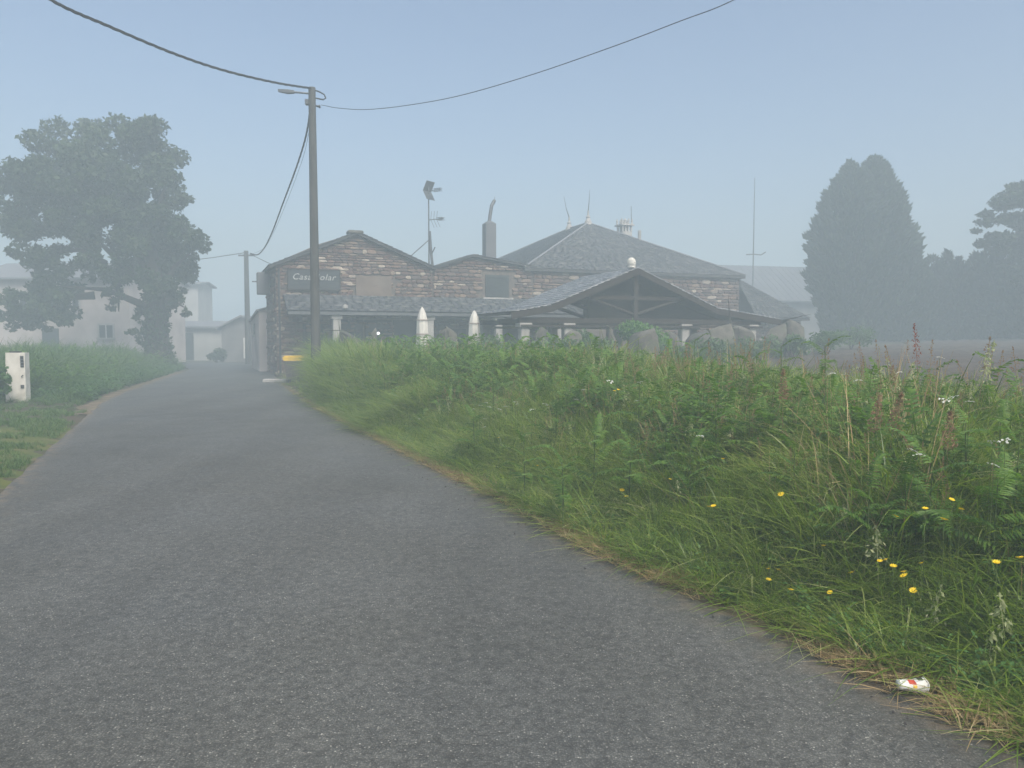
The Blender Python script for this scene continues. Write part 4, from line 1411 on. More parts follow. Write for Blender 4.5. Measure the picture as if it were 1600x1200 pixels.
for k in range(nA):
    j = (k + 1) % nA
    fsx.append(((nt_ - 1) * nA + j, (nt_ - 1) * nA + k, nt_ * nA + (nt_ - 1) * nA + k, nt_ * nA + (nt_ - 1) * nA + j))
fsx.append(tuple(range(nA)))
cm_.add(vsx, fsx)
cm_.build('wall', M['paper'], cup, True)
MB().tube([cup_pt(1.0, 2 * math.pi * k / 28, .001) for k in range(29)], .0028, 6, False).build('rim', M['paper'], cup, True)
def patch(name, t0, t1, a0, a1, mat):
    vs_, fs_ = [], []
    nt2, na2 = 6, 10
    for i in range(nt2 + 1):
        for k in range(na2 + 1):
            vs_.append(cup_pt(t0 + (t1 - t0) * i / nt2, R(a0 + (a1 - a0) * k / na2), .0007))
    for i in range(nt2):
        for k in range(na2):
            a = i * (na2 + 1) + k
            fs_.append((a + 1, a, a + na2 + 1, a + na2 + 2))
    MB().add(vs_, fs_).build(name, mat, cup, True)
patch('print_shade_patch', .34, .60, 92, 142, M['paper_red'])
patch('print_shade_patch', .46, .60, 146, 172, M['paper_yellow'])
patch('print_shade_patch', .72, .92, 70, 112, M['paper_black'])  # dark patch near the rim paints in the shadow inside the cup
patch('print_shade_patch', .12, .55, 196, 203, M['paper_black'])
cup.rotation_euler = (0, 0, R(-6))
cup.scale = (1.03, 1.03, 1.03)

# ------------------------------------------------------------------ leaf clouds
def leaf_cloud(centres, radii, n, size, squash=.8, seed=0, shell=.55, aspect=.6, up=0.0):
    """n leaf-sized quads spread through ellipsoid clumps; returns verts, faces, tint"""
    g = np.random.default_rng(seed)
    centres, radii = np.asarray(centres, float), np.asarray(radii, float)
    w = radii ** 2
    idx = g.choice(len(centres), n, p=w / w.sum())
    d = g.normal(size=(n, 3))
    d /= np.linalg.norm(d, axis=1)[:, None]
    rr = radii[idx] * (shell + (1 - shell) * g.random(n) ** .5) * (1 + .12 * g.normal(size=n))
    p = centres[idx] + d * rr[:, None] * np.array([1, 1, squash])
    a = g.normal(size=(n, 3)) + d * .4 + np.array([0, 0, up])
    a /= np.linalg.norm(a, axis=1)[:, None]
    b = np.cross(a, g.normal(size=(n, 3)))
    b /= np.linalg.norm(b, axis=1)[:, None]
    s = size * g.uniform(.6, 1.4, n)[:, None]
    a, b = a * s, b * s * aspect
    V = np.stack([p - a, p + b * .9, p + a, p - b * .9], 1).reshape(-1, 3)
    F = np.arange(4 * n).reshape(n, 4)
    T = np.repeat(np.clip(g.random(n) * .4 + .6 * g.random(len(centres))[idx], 0, 1), 4)
    return V, F, T


def foliage(name, parent, mat, centres, radii, n, size, **k):
    V, F, T = leaf_cloud(centres, radii, n, size, **k)
    return link(name, mesh_np(name, V, F, {'tint': T}), mat, parent)


# --- the oak
OY = 40.0
op0 = at(247, 540, OY)
oz = hz(op0.x, op0.y)
oak = empty('oak_tree', (op0.x, op0.y, oz), 0, 'big broad oak standing in front of the white house', 'tree')
clumps = [(90, 228, 44), (150, 222, 44), (208, 212, 42), (245, 215, 34), (255, 255, 42), (45, 262, 36), (62, 285, 42), (120, 285, 50), (185, 280, 55), (235, 300, 46), (268, 300, 30), (20, 300, 32), (5, 330, 26),
          (25, 350, 28), (60, 340, 38), (115, 345, 38), (165, 350, 42), (225, 360, 46), (282, 355, 26), (300, 382, 26), (280, 415, 30), (265, 390, 30), (215, 425, 36), (185, 425, 26), (150, 405, 24), (105, 395, 22), (70, 420, 22),
          (85, 445, 26), (75, 470, 34), (100, 480, 30), (40, 490, 28), (15, 505, 20), (60, 510, 20), (105, 505, 14), (178, 462, 16), (180, 480, 10), (278, 470, 17), (285, 490, 9), (245, 455, 34), (235, 480, 24), (225, 500, 14), (215, 515, 10), (290, 440, 20), (250, 400, 36), (205, 385, 34), (140, 255, 44), (60, 400, 26), (35, 388, 22), (118, 425, 22), (142, 432, 18), (200, 320, 40), (150, 310, 40), (90, 315, 36), (130, 375, 26), (260, 345, 34), (55, 440, 24), (30, 465, 24), (110, 455, 22)]
cs, rs = [], []
g_ = random.Random(5)
k_ = OY / FPX
for (x, y, r_) in clumps:
    for q in range(2 if r_ > 24 else 1):
        p = at(x + g_.uniform(-5, 5), y + g_.uniform(-5, 5), OY)
        edge = max(0.0, 1 - abs(x - 160) / 190) * max(.25, 1 - abs(y - 320) / 230)
        dep = g_.uniform(-1, 1) * (.8 + 3.4 * edge)
        p = at(800 + (x + g_.uniform(-5, 5) - 800), y + g_.uniform(-5, 5), OY + dep)
        c = (p.x - op0.x, dep, p.z - oz)
        # split every clump into uneven sprays so gaps stay between them
        for _ in range(5):
            a = Vector((g_.gauss(0, 1), g_.gauss(0, 1), g_.gauss(0, .8))).normalized() * r_ * k_ * .66
            cs.append((c[0] + a.x, c[1] + a.y, c[2] + a.z))
            rs.append(r_ * k_ * g_.uniform(.34, .55))
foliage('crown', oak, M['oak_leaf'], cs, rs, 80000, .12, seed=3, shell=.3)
tb = MB()
tw = OY / FPX
tb.tube([(0, 0, -.4), (.05, 0, .4), (0, 0, 1.3), (-.05, 0, 2.6), (.0, 0, 4.0), (-.3, 0, 6.0), (-.8, 0, 8.2), (-1.2, 0, 10.5)], [.95, .72, .56, .52, .46, .36, .22, .06], 10)
for (ex, ey, ez, sx, sz) in ((-5.5, .5, 8.0, -.1, 3.8), (-4.5, -1.2, 4.2, 0, 3.0), (1.6, .4, 6.0, .05, 3.6), (-3.0, 1.5, 10.0, -.4, 6.0), (1.0, -.8, 9.5, -.3, 5.6), (-5.0, -.6, 5.9, -2.6, 5.4), (-2.2, -1.6, 8.8, -.2, 4.5), (-5.4, -1.2, 2.6, -3.2, 3.8), (1.3, .2, 3.2, .05, 3.2), (-2.4, .8, 3.0, -2.0, 4.6)):
    a, b_ = Vector((sx, 0, sz)), Vector((ex, ey, ez))
    mid = a.lerp(b_, .5) + Vector((0, 0, .45))
    tb.tube([a, a.lerp(mid, .6), mid, b_], [.22, .17, .12, .03], 7)
tb.build('trunk', M['bark'], oak, True)
foliage('ivy', oak, M['oak_leaf'], [(.05, 0, .5), (.0, 0, 1.2), (-.05, -.1, 2.0), (0, 0, 2.8), (-.6, -.2, 1.6), (-.4, 0, .3), (.5, -.1, .3)], [.75, .65, .65, .62, .4, .5, .5], 3000, .11, seed=8, shell=.75, squash=1.0)


# --- dense conifer with twin tops
def profile_cloud(lobes, n, size, seed, base, aspect=.35):
    """lobes: (x0, y0, [(z, radius)...]) lathe-like outlines; leaf sprays on and just under their skin"""
    g = np.random.default_rng(seed)
    out = []
    share = np.array([sum(r_ for z, r_ in l[2]) for l in lobes])
    share = share / share.sum()
    for (x0, y0, pr_), f in zip(lobes, share):
        m = int(n * f)
        zs, rr = np.array([a for a, b in pr_]), np.array([b for a, b in pr_])
        zz = g.uniform(zs[0], zs[-1], m * 2)
        pick = g.random(m * 2) < (np.interp(zz, zs, rr) / rr.max()) * .9 + .1
        zz = zz[pick][:m]
        th = g.uniform(0, 2 * np.pi, len(zz))
        bump = 1 + .09 * np.sin(th * 9 + zz * 5.0 + 3 * np.sin(zz * 1.7)) + .09 * np.sin(th * 4 - zz * 2.3) + .07 * np.sin(th * 3 + zz * 7.1)
        r_ = np.interp(zz, zs, rr) * bump * (.72 + .3 * g.random(len(zz)) ** .6)
        P = np.stack([x0 + r_ * np.cos(th), y0 + r_ * np.sin(th), zz], 1)
        a = np.stack([np.cos(th), np.sin(th), g.uniform(.5, 1.8, len(zz))], 1) + g.normal(size=(len(zz), 3)) * .35
        a /= np.linalg.norm(a, axis=1)[:, None]
        b = np.cross(a, g.normal(size=a.shape))
        b /= np.linalg.norm(b, axis=1)[:, None]
        s = size * g.uniform(.6, 1.5, len(zz))[:, None]
        out.append((P, a * s, b * s * aspect))
    P, a, b = [np.concatenate(x) for x in zip(*out)]
    V = np.stack([P - a * .4, P + b, P + a, P - b], 1).reshape(-1, 3)
    T = np.repeat(g.random(len(P)), 4)
    return V, np.arange(len(V)).reshape(-1, 4), T


CY_ = 50.0
k5 = CY_ / FPX
cb = at(1348, 520, CY_)
cz = hz(cb.x, cb.y)


def zpx(y, Y=CY_): return at(800, y, Y).z


con = empty('conifer_tree', (cb.x, cb.y, cz), 0, 'very large dense dark conifer with twin tops beyond the field', 'tree')
Z = lambda y: zpx(y) - cz
lobes = [((1322 - 1348) * k5, 0, [(0.2, 28 * k5), (Z(495), 36 * k5), (Z(470), 44 * k5), (Z(430), 55 * k5), (Z(400), 56 * k5), (Z(350), 49 * k5), (Z(310), 36 * k5), (Z(282), 21 * k5), (Z(264), 9 * k5), (Z(254), 1 * k5)]),
         ((1364 - 1348) * k5, .4, [(0.2, 44 * k5), (Z(495), 50 * k5), (Z(440), 58 * k5), (Z(390), 60 * k5), (Z(340), 48 * k5), (Z(300), 35 * k5), (Z(274), 24 * k5), (Z(258), 16 * k5), (Z(244), 3 * k5)]),
         ((1395 - 1348) * k5, .2, [(0.2, 42 * k5), (Z(500), 44 * k5), (Z(440), 48 * k5), (Z(400), 36 * k5), (Z(370), 18 * k5), (Z(355), 3 * k5)])]
V, F, T = profile_cloud(lobes, 60000, .26, 4, 0)
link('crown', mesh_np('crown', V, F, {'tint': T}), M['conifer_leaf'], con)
MB().tube([(0, 0, -.4), (0, 0, 1.5), (-.3, 0, 6), (-.6, 0, Z(270))], [.5, .4, .3, .05], 8).tube([(0, 0, 1), (.6, .2, 5), (.5, .3, Z(262))], [.3, .22, .04], 8).build('trunk', M['bark'], con)

# --- layered tree at the right edge of the view
ry = 46.0
rb_ = at(1622, 520, ry)
rz_ = hz(rb_.x, rb_.y)
rt = empty('cedar_tree', (rb_.x, rb_.y, rz_), 0, 'layered evergreen tree cut off by the edge of the view', 'tree')
cs, rs = [], []
g_ = random.Random(9)
kk = ry / FPX
for (x, y, r_) in [(1612, 285, 20), (1600, 310, 26), (1632, 300, 34), (1575, 325, 22), (1555, 335, 16), (1590, 350, 26), (1560, 372, 20), (1545, 352, 12), (1605, 375, 34), (1575, 400, 24), (1620, 405, 42), (1640, 360, 50), (1660, 320, 42), (1640, 430, 60), (1590, 430, 34), (1600, 470, 50), (1680, 400, 60), (1622, 262, 10)]:
    for q in range(4):
        p = at(x + g_.uniform(-.5, .5) * r_, y + g_.uniform(-.5, .5) * r_, ry)
        cs.append((p.x - rb_.x, g_.uniform(-1, 1) * (.6 + r_ * kk), p.z - rz_))
        rs.append(r_ * kk * g_.uniform(.55, .85))
foliage('crown', rt, M['conifer_leaf'], cs, rs, 32000, .15, seed=12, shell=.2, squash=.5)
MB().tube([(0, 0, -.3), (0, 0, 4), (.1, 0, 8), (0, 0, at(1622, 262, ry).z - rz_)], [.5, .4, .2, .03], 8).build('trunk', M['bark'], rt)

# --- line of lower evergreens between them
ORD = 'first second third fourth fifth sixth seventh eighth ninth tenth eleventh twelfth thirteenth fourteenth fifteenth sixteenth'.split()
hedge = [(1418, 425, 40, 51), (1452, 398, 26, 52), (1476, 392, 17, 51), (1494, 402, 15, 50), (1520, 396, 22, 51), (1538, 388, 18, 50), (1556, 392, 22, 49), (1580, 398, 24, 48), (1606, 402, 26, 47), (1640, 400, 30, 46)]
for i, (x, y, r_, Y) in enumerate(hedge):
    p = at(x, 515, Y)
    z0 = hz(p.x, p.y)
    t = empty('evergreen_tree', (p.x, p.y, z0), 0, ORD[i] + ' evergreen of the fog-bound tree line, counted from the big conifer', 'tree', 'evergreens lining the far side of the field')
    H = at(x, y, Y).z - z0
    k = Y / FPX
    V, F, T = profile_cloud([(0, 0, [(0.1, r_ * k * 1.2), (H * .3, r_ * k * 1.35), (H * .6, r_ * k * 1.15), (H * .82, r_ * k * .7), (H, r_ * k * .08)]), (r_ * k * .6, -.3, [(0.1, r_ * k), (H * .4, r_ * k), (H * .7, r_ * k * .6), (H * .9, .05)])], 5200, .22, 40 + i, 0)
    link('crown', mesh_np('crown', V, F, {'tint': T}), M['conifer_leaf'], t)
    MB().tube([(0, 0, -.3), (0, 0, H * .9)], [.16, .03], 6).build('trunk', M['bark'], t)

# --- garden shrubs, the clipped bush, shrubs behind the cabinet and by the barn
def shrub(px, top, wpx, Y, mat, label, group=None, n=1500, size=.06, seed=0, name='shrub', lowz=None):
    p = at(px, top, Y)
    z0 = hz(p.x, p.y) if lowz is None else lowz
    H = max(.25, p.z - z0)
    w = wpx * Y / FPX
    t = empty(name, (p.x, p.y, z0), 0, label, 'shrub', group)
    g = random.Random(seed)
    cs, rs = [], []
    for q in range(9):
        cs.append((g.uniform(-.36, .36) * w, g.uniform(-.3, .3) * w, H * g.uniform(.3, .72)))
        rs.append(min(w * .3, H * .34) * g.uniform(.7, 1.2))
    foliage('foliage', t, mat, cs, rs, n, size, seed=seed, shell=.25, squash=.85)
    s_ = MB()
    for q in range(4):
        s_.tube([(g.uniform(-.05, .05), g.uniform(-.05, .05), -.1), (g.uniform(-.3, .3) * w, g.uniform(-.2, .2) * w, H * .7)], [.03, .008], 5)
    s_.build('stem', M['bark'], t)
    return t


shrub(1008, 490, 70, 25.6, M['bright_leaf'], 'bright green clipped bush under the pavilion gable', None, 5200, .05, 1)
shrub(912, 500, 44, 26.4, M['shrub_leaf'], 'dusky green shrub beside the second pavilion post', None, 2600, .05, 2)
shrub(850, 498, 30, 26.6, M['shrub_leaf'], 'narrow shrub between the first two pavilion posts', None, 1500, .05, 3)
gs = 'low shrubs edging the garden'
for i, (x, y, w, Y) in enumerate([(608, 528, 40, 24.5), (640, 536, 36, 24), (695, 527, 50, 24.2), (728, 526, 40, 24.4), (770, 520, 56, 24.4), (815, 522, 52, 24.2), (865, 524, 60, 24), (925, 528, 60, 24), (975, 534, 50, 23.5), (1040, 532, 60, 24.3), (1090, 530, 60, 25), (1140, 528, 60, 26), (1190, 524, 60, 27), (1240, 520, 60, 28.5), (1290, 514, 60, 31), (1330, 508, 60, 35)]):
    shrub(x, y, w, Y, M['shrub_leaf'], ORD[i] + ' low pale shrub of the garden row, counted from the porch end', gs, 1500, .055, 20 + i)
shrub(-10, 556, 34, 18.3, M['weed'], 'dark leafy bush touching the white meter cabinet', None, 2600, .05, 51)
shrub(338, 543, 24, 53, M['oak_leaf'], 'dark rounded bush at the foot of the barn', None, 1500, .10, 52, lowz=0)
shrub(75, 570, 60, 22, M['weed'], 'bramble bush just behind the meter cabinet', None, 2600, .055, 53)

# ------------------------------------------------------------------ grass and other ground plants (uncountable: instanced stuff)
def tuft(seed, nb, Lmin, Lmax, spread, width, lean, droop, seg=5):
    g = np.random.default_rng(seed)
    V, F, T = [], [], []
    for b in range(nb):
        a0, rr = g.uniform(0, 2 * np.pi), spread * np.sqrt(g.random())
        x0, y0 = rr * np.cos(a0), rr * np.sin(a0)
        az = g.uniform(0, 2 * np.pi)
        L = g.uniform(Lmin, Lmax)
        ln = g.uniform(.1, 1) * lean
        dr = g.uniform(.2, 1) * droop
        w = width * g.uniform(.6, 1.3)
        ca, sa = np.cos(az), np.sin(az)
        n0 = len(V)
        tint = g.random()
        for i in range(seg + 1):
            t = i / seg
            out = L * (ln * t + dr * t ** 2.2)
            z = L * (t * np.sqrt(max(.1, 1 - ln * ln * .6)) - min(dr, 1.2) * .66 * t ** 2.6)
            ww = w * (1 - t ** 1.6) * .5 + .0004
            cx_, cy_ = x0 + ca * out, y0 + sa * out
            tw_ = .5 * math.sin(t * 3 + az)
            V.append((cx_ - sa * ww, cy_ + ca * ww, z + ww * tw_))
            V.append((cx_ + sa * ww, cy_ - ca * ww, z - ww * tw_))
            T += [tint, tint]
        for i in range(seg):
            k = n0 + 2 * i
            F.append((k, k + 1, k + 3, k + 2))
    return mesh_np('tuft', V, F, {'tint': T})


def leafy(seed, n, h, size, spread):
    """broad-leaved weed: stalks with pointed oval leaves"""
    g = np.random.default_rng(seed)
    V, F, T = [], [], []
    for b in range(n):
        az, ln = g.uniform(0, 2 * np.pi), g.uniform(.1, .8)
        hh = h * g.uniform(.5, 1.1)
        px_, py_ = spread * g.normal(), spread * g.normal()
        for k in range(5):
            t = (k + 1) / 5
            c = np.array([px_ + np.cos(az) * ln * hh * t * t, py_ + np.sin(az) * ln * hh * t * t, hh * t])
            for sgn in (0, np.pi):
                a = az + 1.57 * (k % 2) + sgn + g.normal() * .3
                d = np.array([np.cos(a), np.sin(a), g.uniform(-.35, .45)])
                s = np.array([-np.sin(a), np.cos(a), g.normal() * .2])
                l = size * g.uniform(.7, 1.3) * (1.15 - .5 * t)
                n0 = len(V)
                V += [c, c + d * l * .45 + s * l * .27, c + d * l + np.array([0, 0, -.18 * l]), c + d * l * .45 - s * l * .27]
                F.append((n0, n0 + 1, n0 + 2, n0 + 3))
                T += [g.random()] * 4
    return mesh_np('leafy', V, F, {'tint': T})


def frond_geo(seed, L=.5, pairs=18, wid=.21, curl=.35):
    """one bracken frond along +x, arching and drooping, with comb-like leaflets"""
    g = np.random.default_rng(seed)
    V, F, T = [], [], []
    pts = []
    for i in range(pairs + 1):
        t = i / pairs
        pts.append(np.array([L * t * (1 - .12 * t * t), .02 * L * np.sin(t * 4 + seed), L * (curl * np.sin(t * 2.3) * .55 - .42 * curl * t ** 3)]))
    for i in range(pairs):
        a, b = pts[i], pts[i + 1]
        n0 = len(V)
        w = .0035 * (1 - i / pairs) + .0008
        V += [a + (0, w, 0), a - (0, w, 0), b - (0, w, 0), b + (0, w, 0)]
        F.append((n0, n0 + 1, n0 + 2, n0 + 3))
        T += [.6] * 4
        t = i / pairs
        ll = L * wid * (1 - t) ** .75 * (0.75 + .25 * np.sin(min(1, t * 5) * 1.57)) * g.uniform(.85, 1.1)
        st = L / pairs
        for sg_ in (-1, 1):
            o = a + np.array([st * .3, 0, 0])
            tip = o + np.array([st * .75, sg_ * ll, -.22 * ll + g.normal() * .01])
            mid = (o + tip) / 2 + np.array([0, 0, .07 * ll])
            hw = st * .44
            n0 = len(V)
            V += [o + (-hw * .9, 0, 0), mid + (-hw, 0, 0), tip, mid + (hw, 0, 0), o + (hw * .9, 0, 0)]
            tt = g.random()
            T += [tt] * 5
            F.append((n0, n0 + 1, n0 + 2, n0 + 3))
            F.append((n0, n0 + 3, n0 + 4, n0))
    V = np.array(V)
    quads = [f for f in F if len(set(f)) == 4]
    tris = [f[:3] for f in F if len(set(f)) == 3]
    return V, quads, tris, T


def frond_mesh(seed, **k):
    V, q, t, T = frond_geo(seed, **k)
    me = bpy.data.meshes.new('frond')
    me.from_pydata([tuple(v) for v in V], [], q + t)
    a = me.attributes.new('tint', 'FLOAT', 'POINT')
    a.data.foreach_set('value', T)
    me.update()
    return me


def bracken_mesh(seed):
    g = random.Random(seed)
    V, Q, T = [], [], []
    h = g.uniform(.55, .8)
    n = 0
    for k in range(6):
        v, q, t, tt = frond_geo(seed * 7 + k, L=g.uniform(.3, .48) * (1.15 - .1 * k), pairs=11, curl=g.uniform(.2, .5))
        z = h * (.35 + .65 * k / 5)
        M_ = Matrix.Translation((0, 0, z)) @ Matrix.Rotation(k * math.pi + (k // 2) * .9 + g.uniform(-.4, .4), 4, 'Z') @ Matrix.Rotation(g.uniform(-.55, .1), 4, 'Y')
        for p in v: V.append(tuple(M_ @ Vector(p)))
        Q += [tuple(n + i for i in f) for f in q] + [tuple(n + i for i in f) for f in t]
        T += list(tt)
        n = len(V)
    for a in (0, 1.57):
        V += [(math.cos(a) * .006, math.sin(a) * .006, 0), (-math.cos(a) * .006, -math.sin(a) * .006, 0), (-math.cos(a) * .002, -math.sin(a) * .002, h), (math.cos(a) * .002, math.sin(a) * .002, h)]
        Q.append((n, n + 1, n + 2, n + 3))
        T += [.5] * 4
        n += 4
    me = bpy.data.meshes.new('bracken')
    me.from_pydata(V, [], Q)
    a = me.attributes.new('tint', 'FLOAT', 'POINT')
    a.data.foreach_set('value', T)
    return me


def panicle_geo(seed, h, head, wid, n, drop=.3, grain=.012):
    """stalk with a feathery seed head"""
    g = np.random.default_rng(seed)
    V, F, T = [], [], []
    lean = g.uniform(-.12, .12, 2)
    def stalk(z):
        t = z / h
        return np.array([lean[0] * h * t * t, lean[1] * h * t * t, z])
    for i in range(5):
        a, b = stalk(h * i / 5), stalk(h * (i + 1) / 5)
        for o in ((.0022, 0, 0), (0, .0022, 0)):
            n0 = len(V)
            o = np.array(o)
            V += [a - o, a + o, b + o * .8, b - o * .8]
            F.append((n0, n0 + 1, n0 + 2, n0 + 3))
            T += [.85] * 4
    for k in range(n):
        t = g.random()
        c = stalk(h - head * (1 - t))
        r_ = wid * (1 - t) ** .7 * (.35 + .65 * min(1, t * 4 + .3)) * np.sqrt(g.random())
        az = g.uniform(0, 2 * np.pi)
        d = np.array([np.cos(az), np.sin(az), 0])
        p = c + d * r_ + np.array([0, 0, r_ * (.6 - drop * 2)])
        a = d * .5 + np.array([0, 0, 1.0 - drop * 2.4]) + g.normal(size=3) * .3
        a /= np.linalg.norm(a)
        b = np.cross(a, g.normal(size=3))
        b /= np.linalg.norm(b)
        l = grain * g.uniform(.7, 1.5)
        n0 = len(V)
        V += [p - a * l, p + b * l * .38, p + a * l, p - b * l * .38]
        F.append((n0, n0 + 1, n0 + 2, n0 + 3))
        T += [g.random()] * 4
    return V, F, T


def panicle_mesh(*a, **k):
    V, F, T = panicle_geo(*a, **k)
    return mesh_np('panicle', V, F, {'tint': T})


def instancer(name, meshes, mat, P, rot, scl, idx, label, cat):
    """one object of stuff: the meshes set out on the points"""
    col = bpy.data.collections.new(name + '_kinds')
    for i, me in enumerate(meshes):
        if len(me.materials) == 0: me.materials.append(mat)
        o = bpy.data.objects.new(f'{name}_kind_{i:02d}', me)
        col.objects.link(o)
    me = bpy.data.meshes.new(name)
    me.vertices.add(len(P))
    me.vertices.foreach_set('co', np.asarray(P, dtype=np.float32).ravel())
    for an, ty, dat, key in (('rot', 'FLOAT_VECTOR', rot, 'vector'), ('scl', 'FLOAT_VECTOR', scl, 'vector'), ('idx', 'INT', idx, 'value')):
        a = me.attributes.new(an, ty, 'POINT')
        a.data.foreach_set(key, np.asarray(dat, dtype=np.int32 if ty == 'INT' else np.float32).ravel())
    ob = bpy.data.objects.new(name, me)
    C.objects.link(ob)
    ng = bpy.data.node_groups.new(name, 'GeometryNodeTree')
    ng.interface.new_socket('Geometry', in_out='INPUT', socket_type='NodeSocketGeometry')
    ng.interface.new_socket('Geometry', in_out='OUTPUT', socket_type='NodeSocketGeometry')
    N, L = ng.nodes, ng.links
    gi, go = N.new('NodeGroupInput'), N.new('NodeGroupOutput')
    ci = N.new('GeometryNodeCollectionInfo')
    ci.inputs['Collection'].default_value = col
    ci.inputs['Separate Children'].default_value = True
    ci.inputs['Reset Children'].default_value = True
    ip = N.new('GeometryNodeInstanceOnPoints')
    ip.inputs['Pick Instance'].default_value = True
    def nat(n, ty):
        a = N.new('GeometryNodeInputNamedAttribute')
        a.data_type = ty
        a.inputs['Name'].default_value = n
        return a.outputs['Attribute']
    L.new(gi.outputs[0], ip.inputs['Points'])
    L.new(ci.outputs[0], ip.inputs['Instance'])
    L.new(nat('idx', 'INT'), ip.inputs['Instance Index'])
    L.new(nat('rot', 'FLOAT_VECTOR'), ip.inputs['Rotation'])
    L.new(nat('scl', 'FLOAT_VECTOR'), ip.inputs['Scale'])
    L.new(ip.outputs[0], go.inputs[0])
    md = ob.modifiers.new('set_out', 'NODES')
    md.node_group = ng
    return tag(ob, label, cat, kind='stuff')


def scatter_strip(n, y0, y1, s0, s1, line=RE, side=1, power=1.0, clumpy=0.0):
    """points beside the lane, s0..s1 from its edge, denser near the camera when power > 1"""
    out = []
    seg = line
    mid = (seg[:-1] + seg[1:]) / 2
    d = np.r_[0, np.cumsum(np.hypot(*np.diff(seg, axis=0).T))]
    keep = (seg[:, 1] >= y0 - 4) & (seg[:, 1] <= y1 + 4)
    lo_, hi_ = d[keep][0], d[keep][-1]
    while len(out) < n:
        m = n * 3
        t = lo_ + (hi_ - lo_) * rng.random(m) ** power
        s = s0 + (s1 - s0) * rng.random(m)
        bx, by = np.interp(t, d, seg[:, 0]), np.interp(t, d, seg[:, 1])
        ex, ey = np.interp(t + .3, d, seg[:, 0]), np.interp(t + .3, d, seg[:, 1])
        dx, dy = ex - bx, ey - by
        ln = np.hypot(dx, dy) + 1e-9
        x, y = bx + dy / ln * s * side, by - dx / ln * s * side
        ok = (y > y0) & (y < y1)
        if side > 0: ok &= ~((x / y < -.252) & (y > 20) & (rng.random(m) < .95))
        if clumpy: ok &= (wob(x * 1.3, y * 1.3, 1.6) + rng.normal(size=m) * .35) > clumpy
        out += list(zip(x[ok], y[ok]))
    out = np.array(out[:n])
    s = sdist(out, line) * side
    return out, s


def put(P2, dz=0.0):
    return np.column_stack([P2, height(P2[:, 0], P2[:, 1]) + dz])


def rots(n, tilt=.12):
    return np.column_stack([rng.normal(size=n) * tilt, rng.normal(size=n) * tilt, rng.uniform(0, 6.28, n)])


def veg(s, x, y):
    """height of the growth as a factor, by distance from the lane edge"""
    s = s * (1 + .9 * sstep(y, 13, 20))
    f = .36 + .34 * sstep(s, .15, 1.1) + .48 * sstep(s, 1.0, 3.0) - .34 * sstep(s, 4.0, 5.4)
    f = f * (1 - .2 * sstep(x, 3.5, 6.5)) + .22 * (1 - sstep(y, 6, 9)) * (1 - sstep(s, 1.6, 2.6)) + .45 * sstep(y, 16, 20) * sstep(s, .1, .9) * (1 - sstep(s, 2.5, 4.5))
    f = f * np.where((x / y < -.244) & (y > 20), .5, 1.0)
    return f * (1 + .20 * wob(x, y, .9) + .20 * wob(x + 5, y, 2.1))


TUFTS = [tuft(1, 24, .4, .8, .09, .0115, .38, .7, 6), tuft(2, 22, .35, .7, .11, .010, .5, .9, 6), tuft(3, 28, .4, .8, .08, .008, .32, .45), tuft(4, 18, .32, .66, .11, .016, .5, .95, 7), tuft(5, 18, .45, .85, .08, .013, .36, .85, 7)]
# ---- where the flowers stand: the grass in front of them is a little lower
def place_top(px, py, s):
    """foot of a plant that stands s from the lane edge and whose top shows at the pixel; and its height"""
    u, v = (px - 800) / FPX, (600 - py) / FPX
    k = u / (CP + v * SP)
    best, bY = 1e9, 8
    for Y in np.arange(3, 30, .1):
        d = abs(sdist([[k * Y, Y]], RE)[0] - s)
        if d < best: best, bY = d, Y
    p = at(px, py, bY)
    z = hz(p.x, p.y)
    return Vector((p.x, p.y, z)), p.z - z


def place_hit(px, py, h):
    """foot of a plant of height h whose top shows at the pixel: first point of the ray that far above the ground"""
    Ys = np.arange(2.6, 30, .05)
    pts = np.array([at(px, py, Y) for Y in Ys])
    d = pts[:, 2] - height(pts[:, 0], pts[:, 1]) - h
    i = int(np.argmax(d < 0)) if (d < 0).any() else len(Ys) - 1
    return Vector((pts[i, 0], pts[i, 1], pts[i, 2] - h))


def flower_foot(x, y, h):
    while True:
        b_ = place_hit(x, y, h)
        if h < .2 or sdist([[b_.x, b_.y]], RE)[0] > .22 + h * .75: return b_, h
        h -= .03


ypx = [(1399, 807), (1475, 812), (1287, 853), (1375, 877), (1384, 875), (1396, 885), (1412, 894), (1413, 900), (1216, 891), (1201, 889), (1201, 906), (1236, 922), (1331, 895), (1297, 926), (1427, 923), (1557, 879), (1595, 872), (1487, 781), (1502, 796), (1446, 795), (1221, 773), (1130, 717), (1047, 749), (972, 766), (979, 776), (840, 728), (1115, 791), (1108, 792), (960, 611), (966, 609), (779, 684), (1440, 880)]
oat_px = [(1376, 822, .62, 'pale drooping seed head beside the topmost yellow flowers'), (1575, 930, .5, 'large pale drooping seed head low on the bank near the edge of the view'), (1545, 985, .4, 'pale drooping seed head just below the largest one'), (1460, 915, .48, 'pale drooping seed head below the row of yellow flowers'), (1555, 565, .9, 'pale arching oat head on the crest beside the oat grass')]
HEADS = []
for x, y in ypx: HEADS.append(flower_foot(x, y, .62 if y > 700 else .85))
for x, y, hh, _l in oat_px[:4]: HEADS.append(flower_foot(x, y, hh))


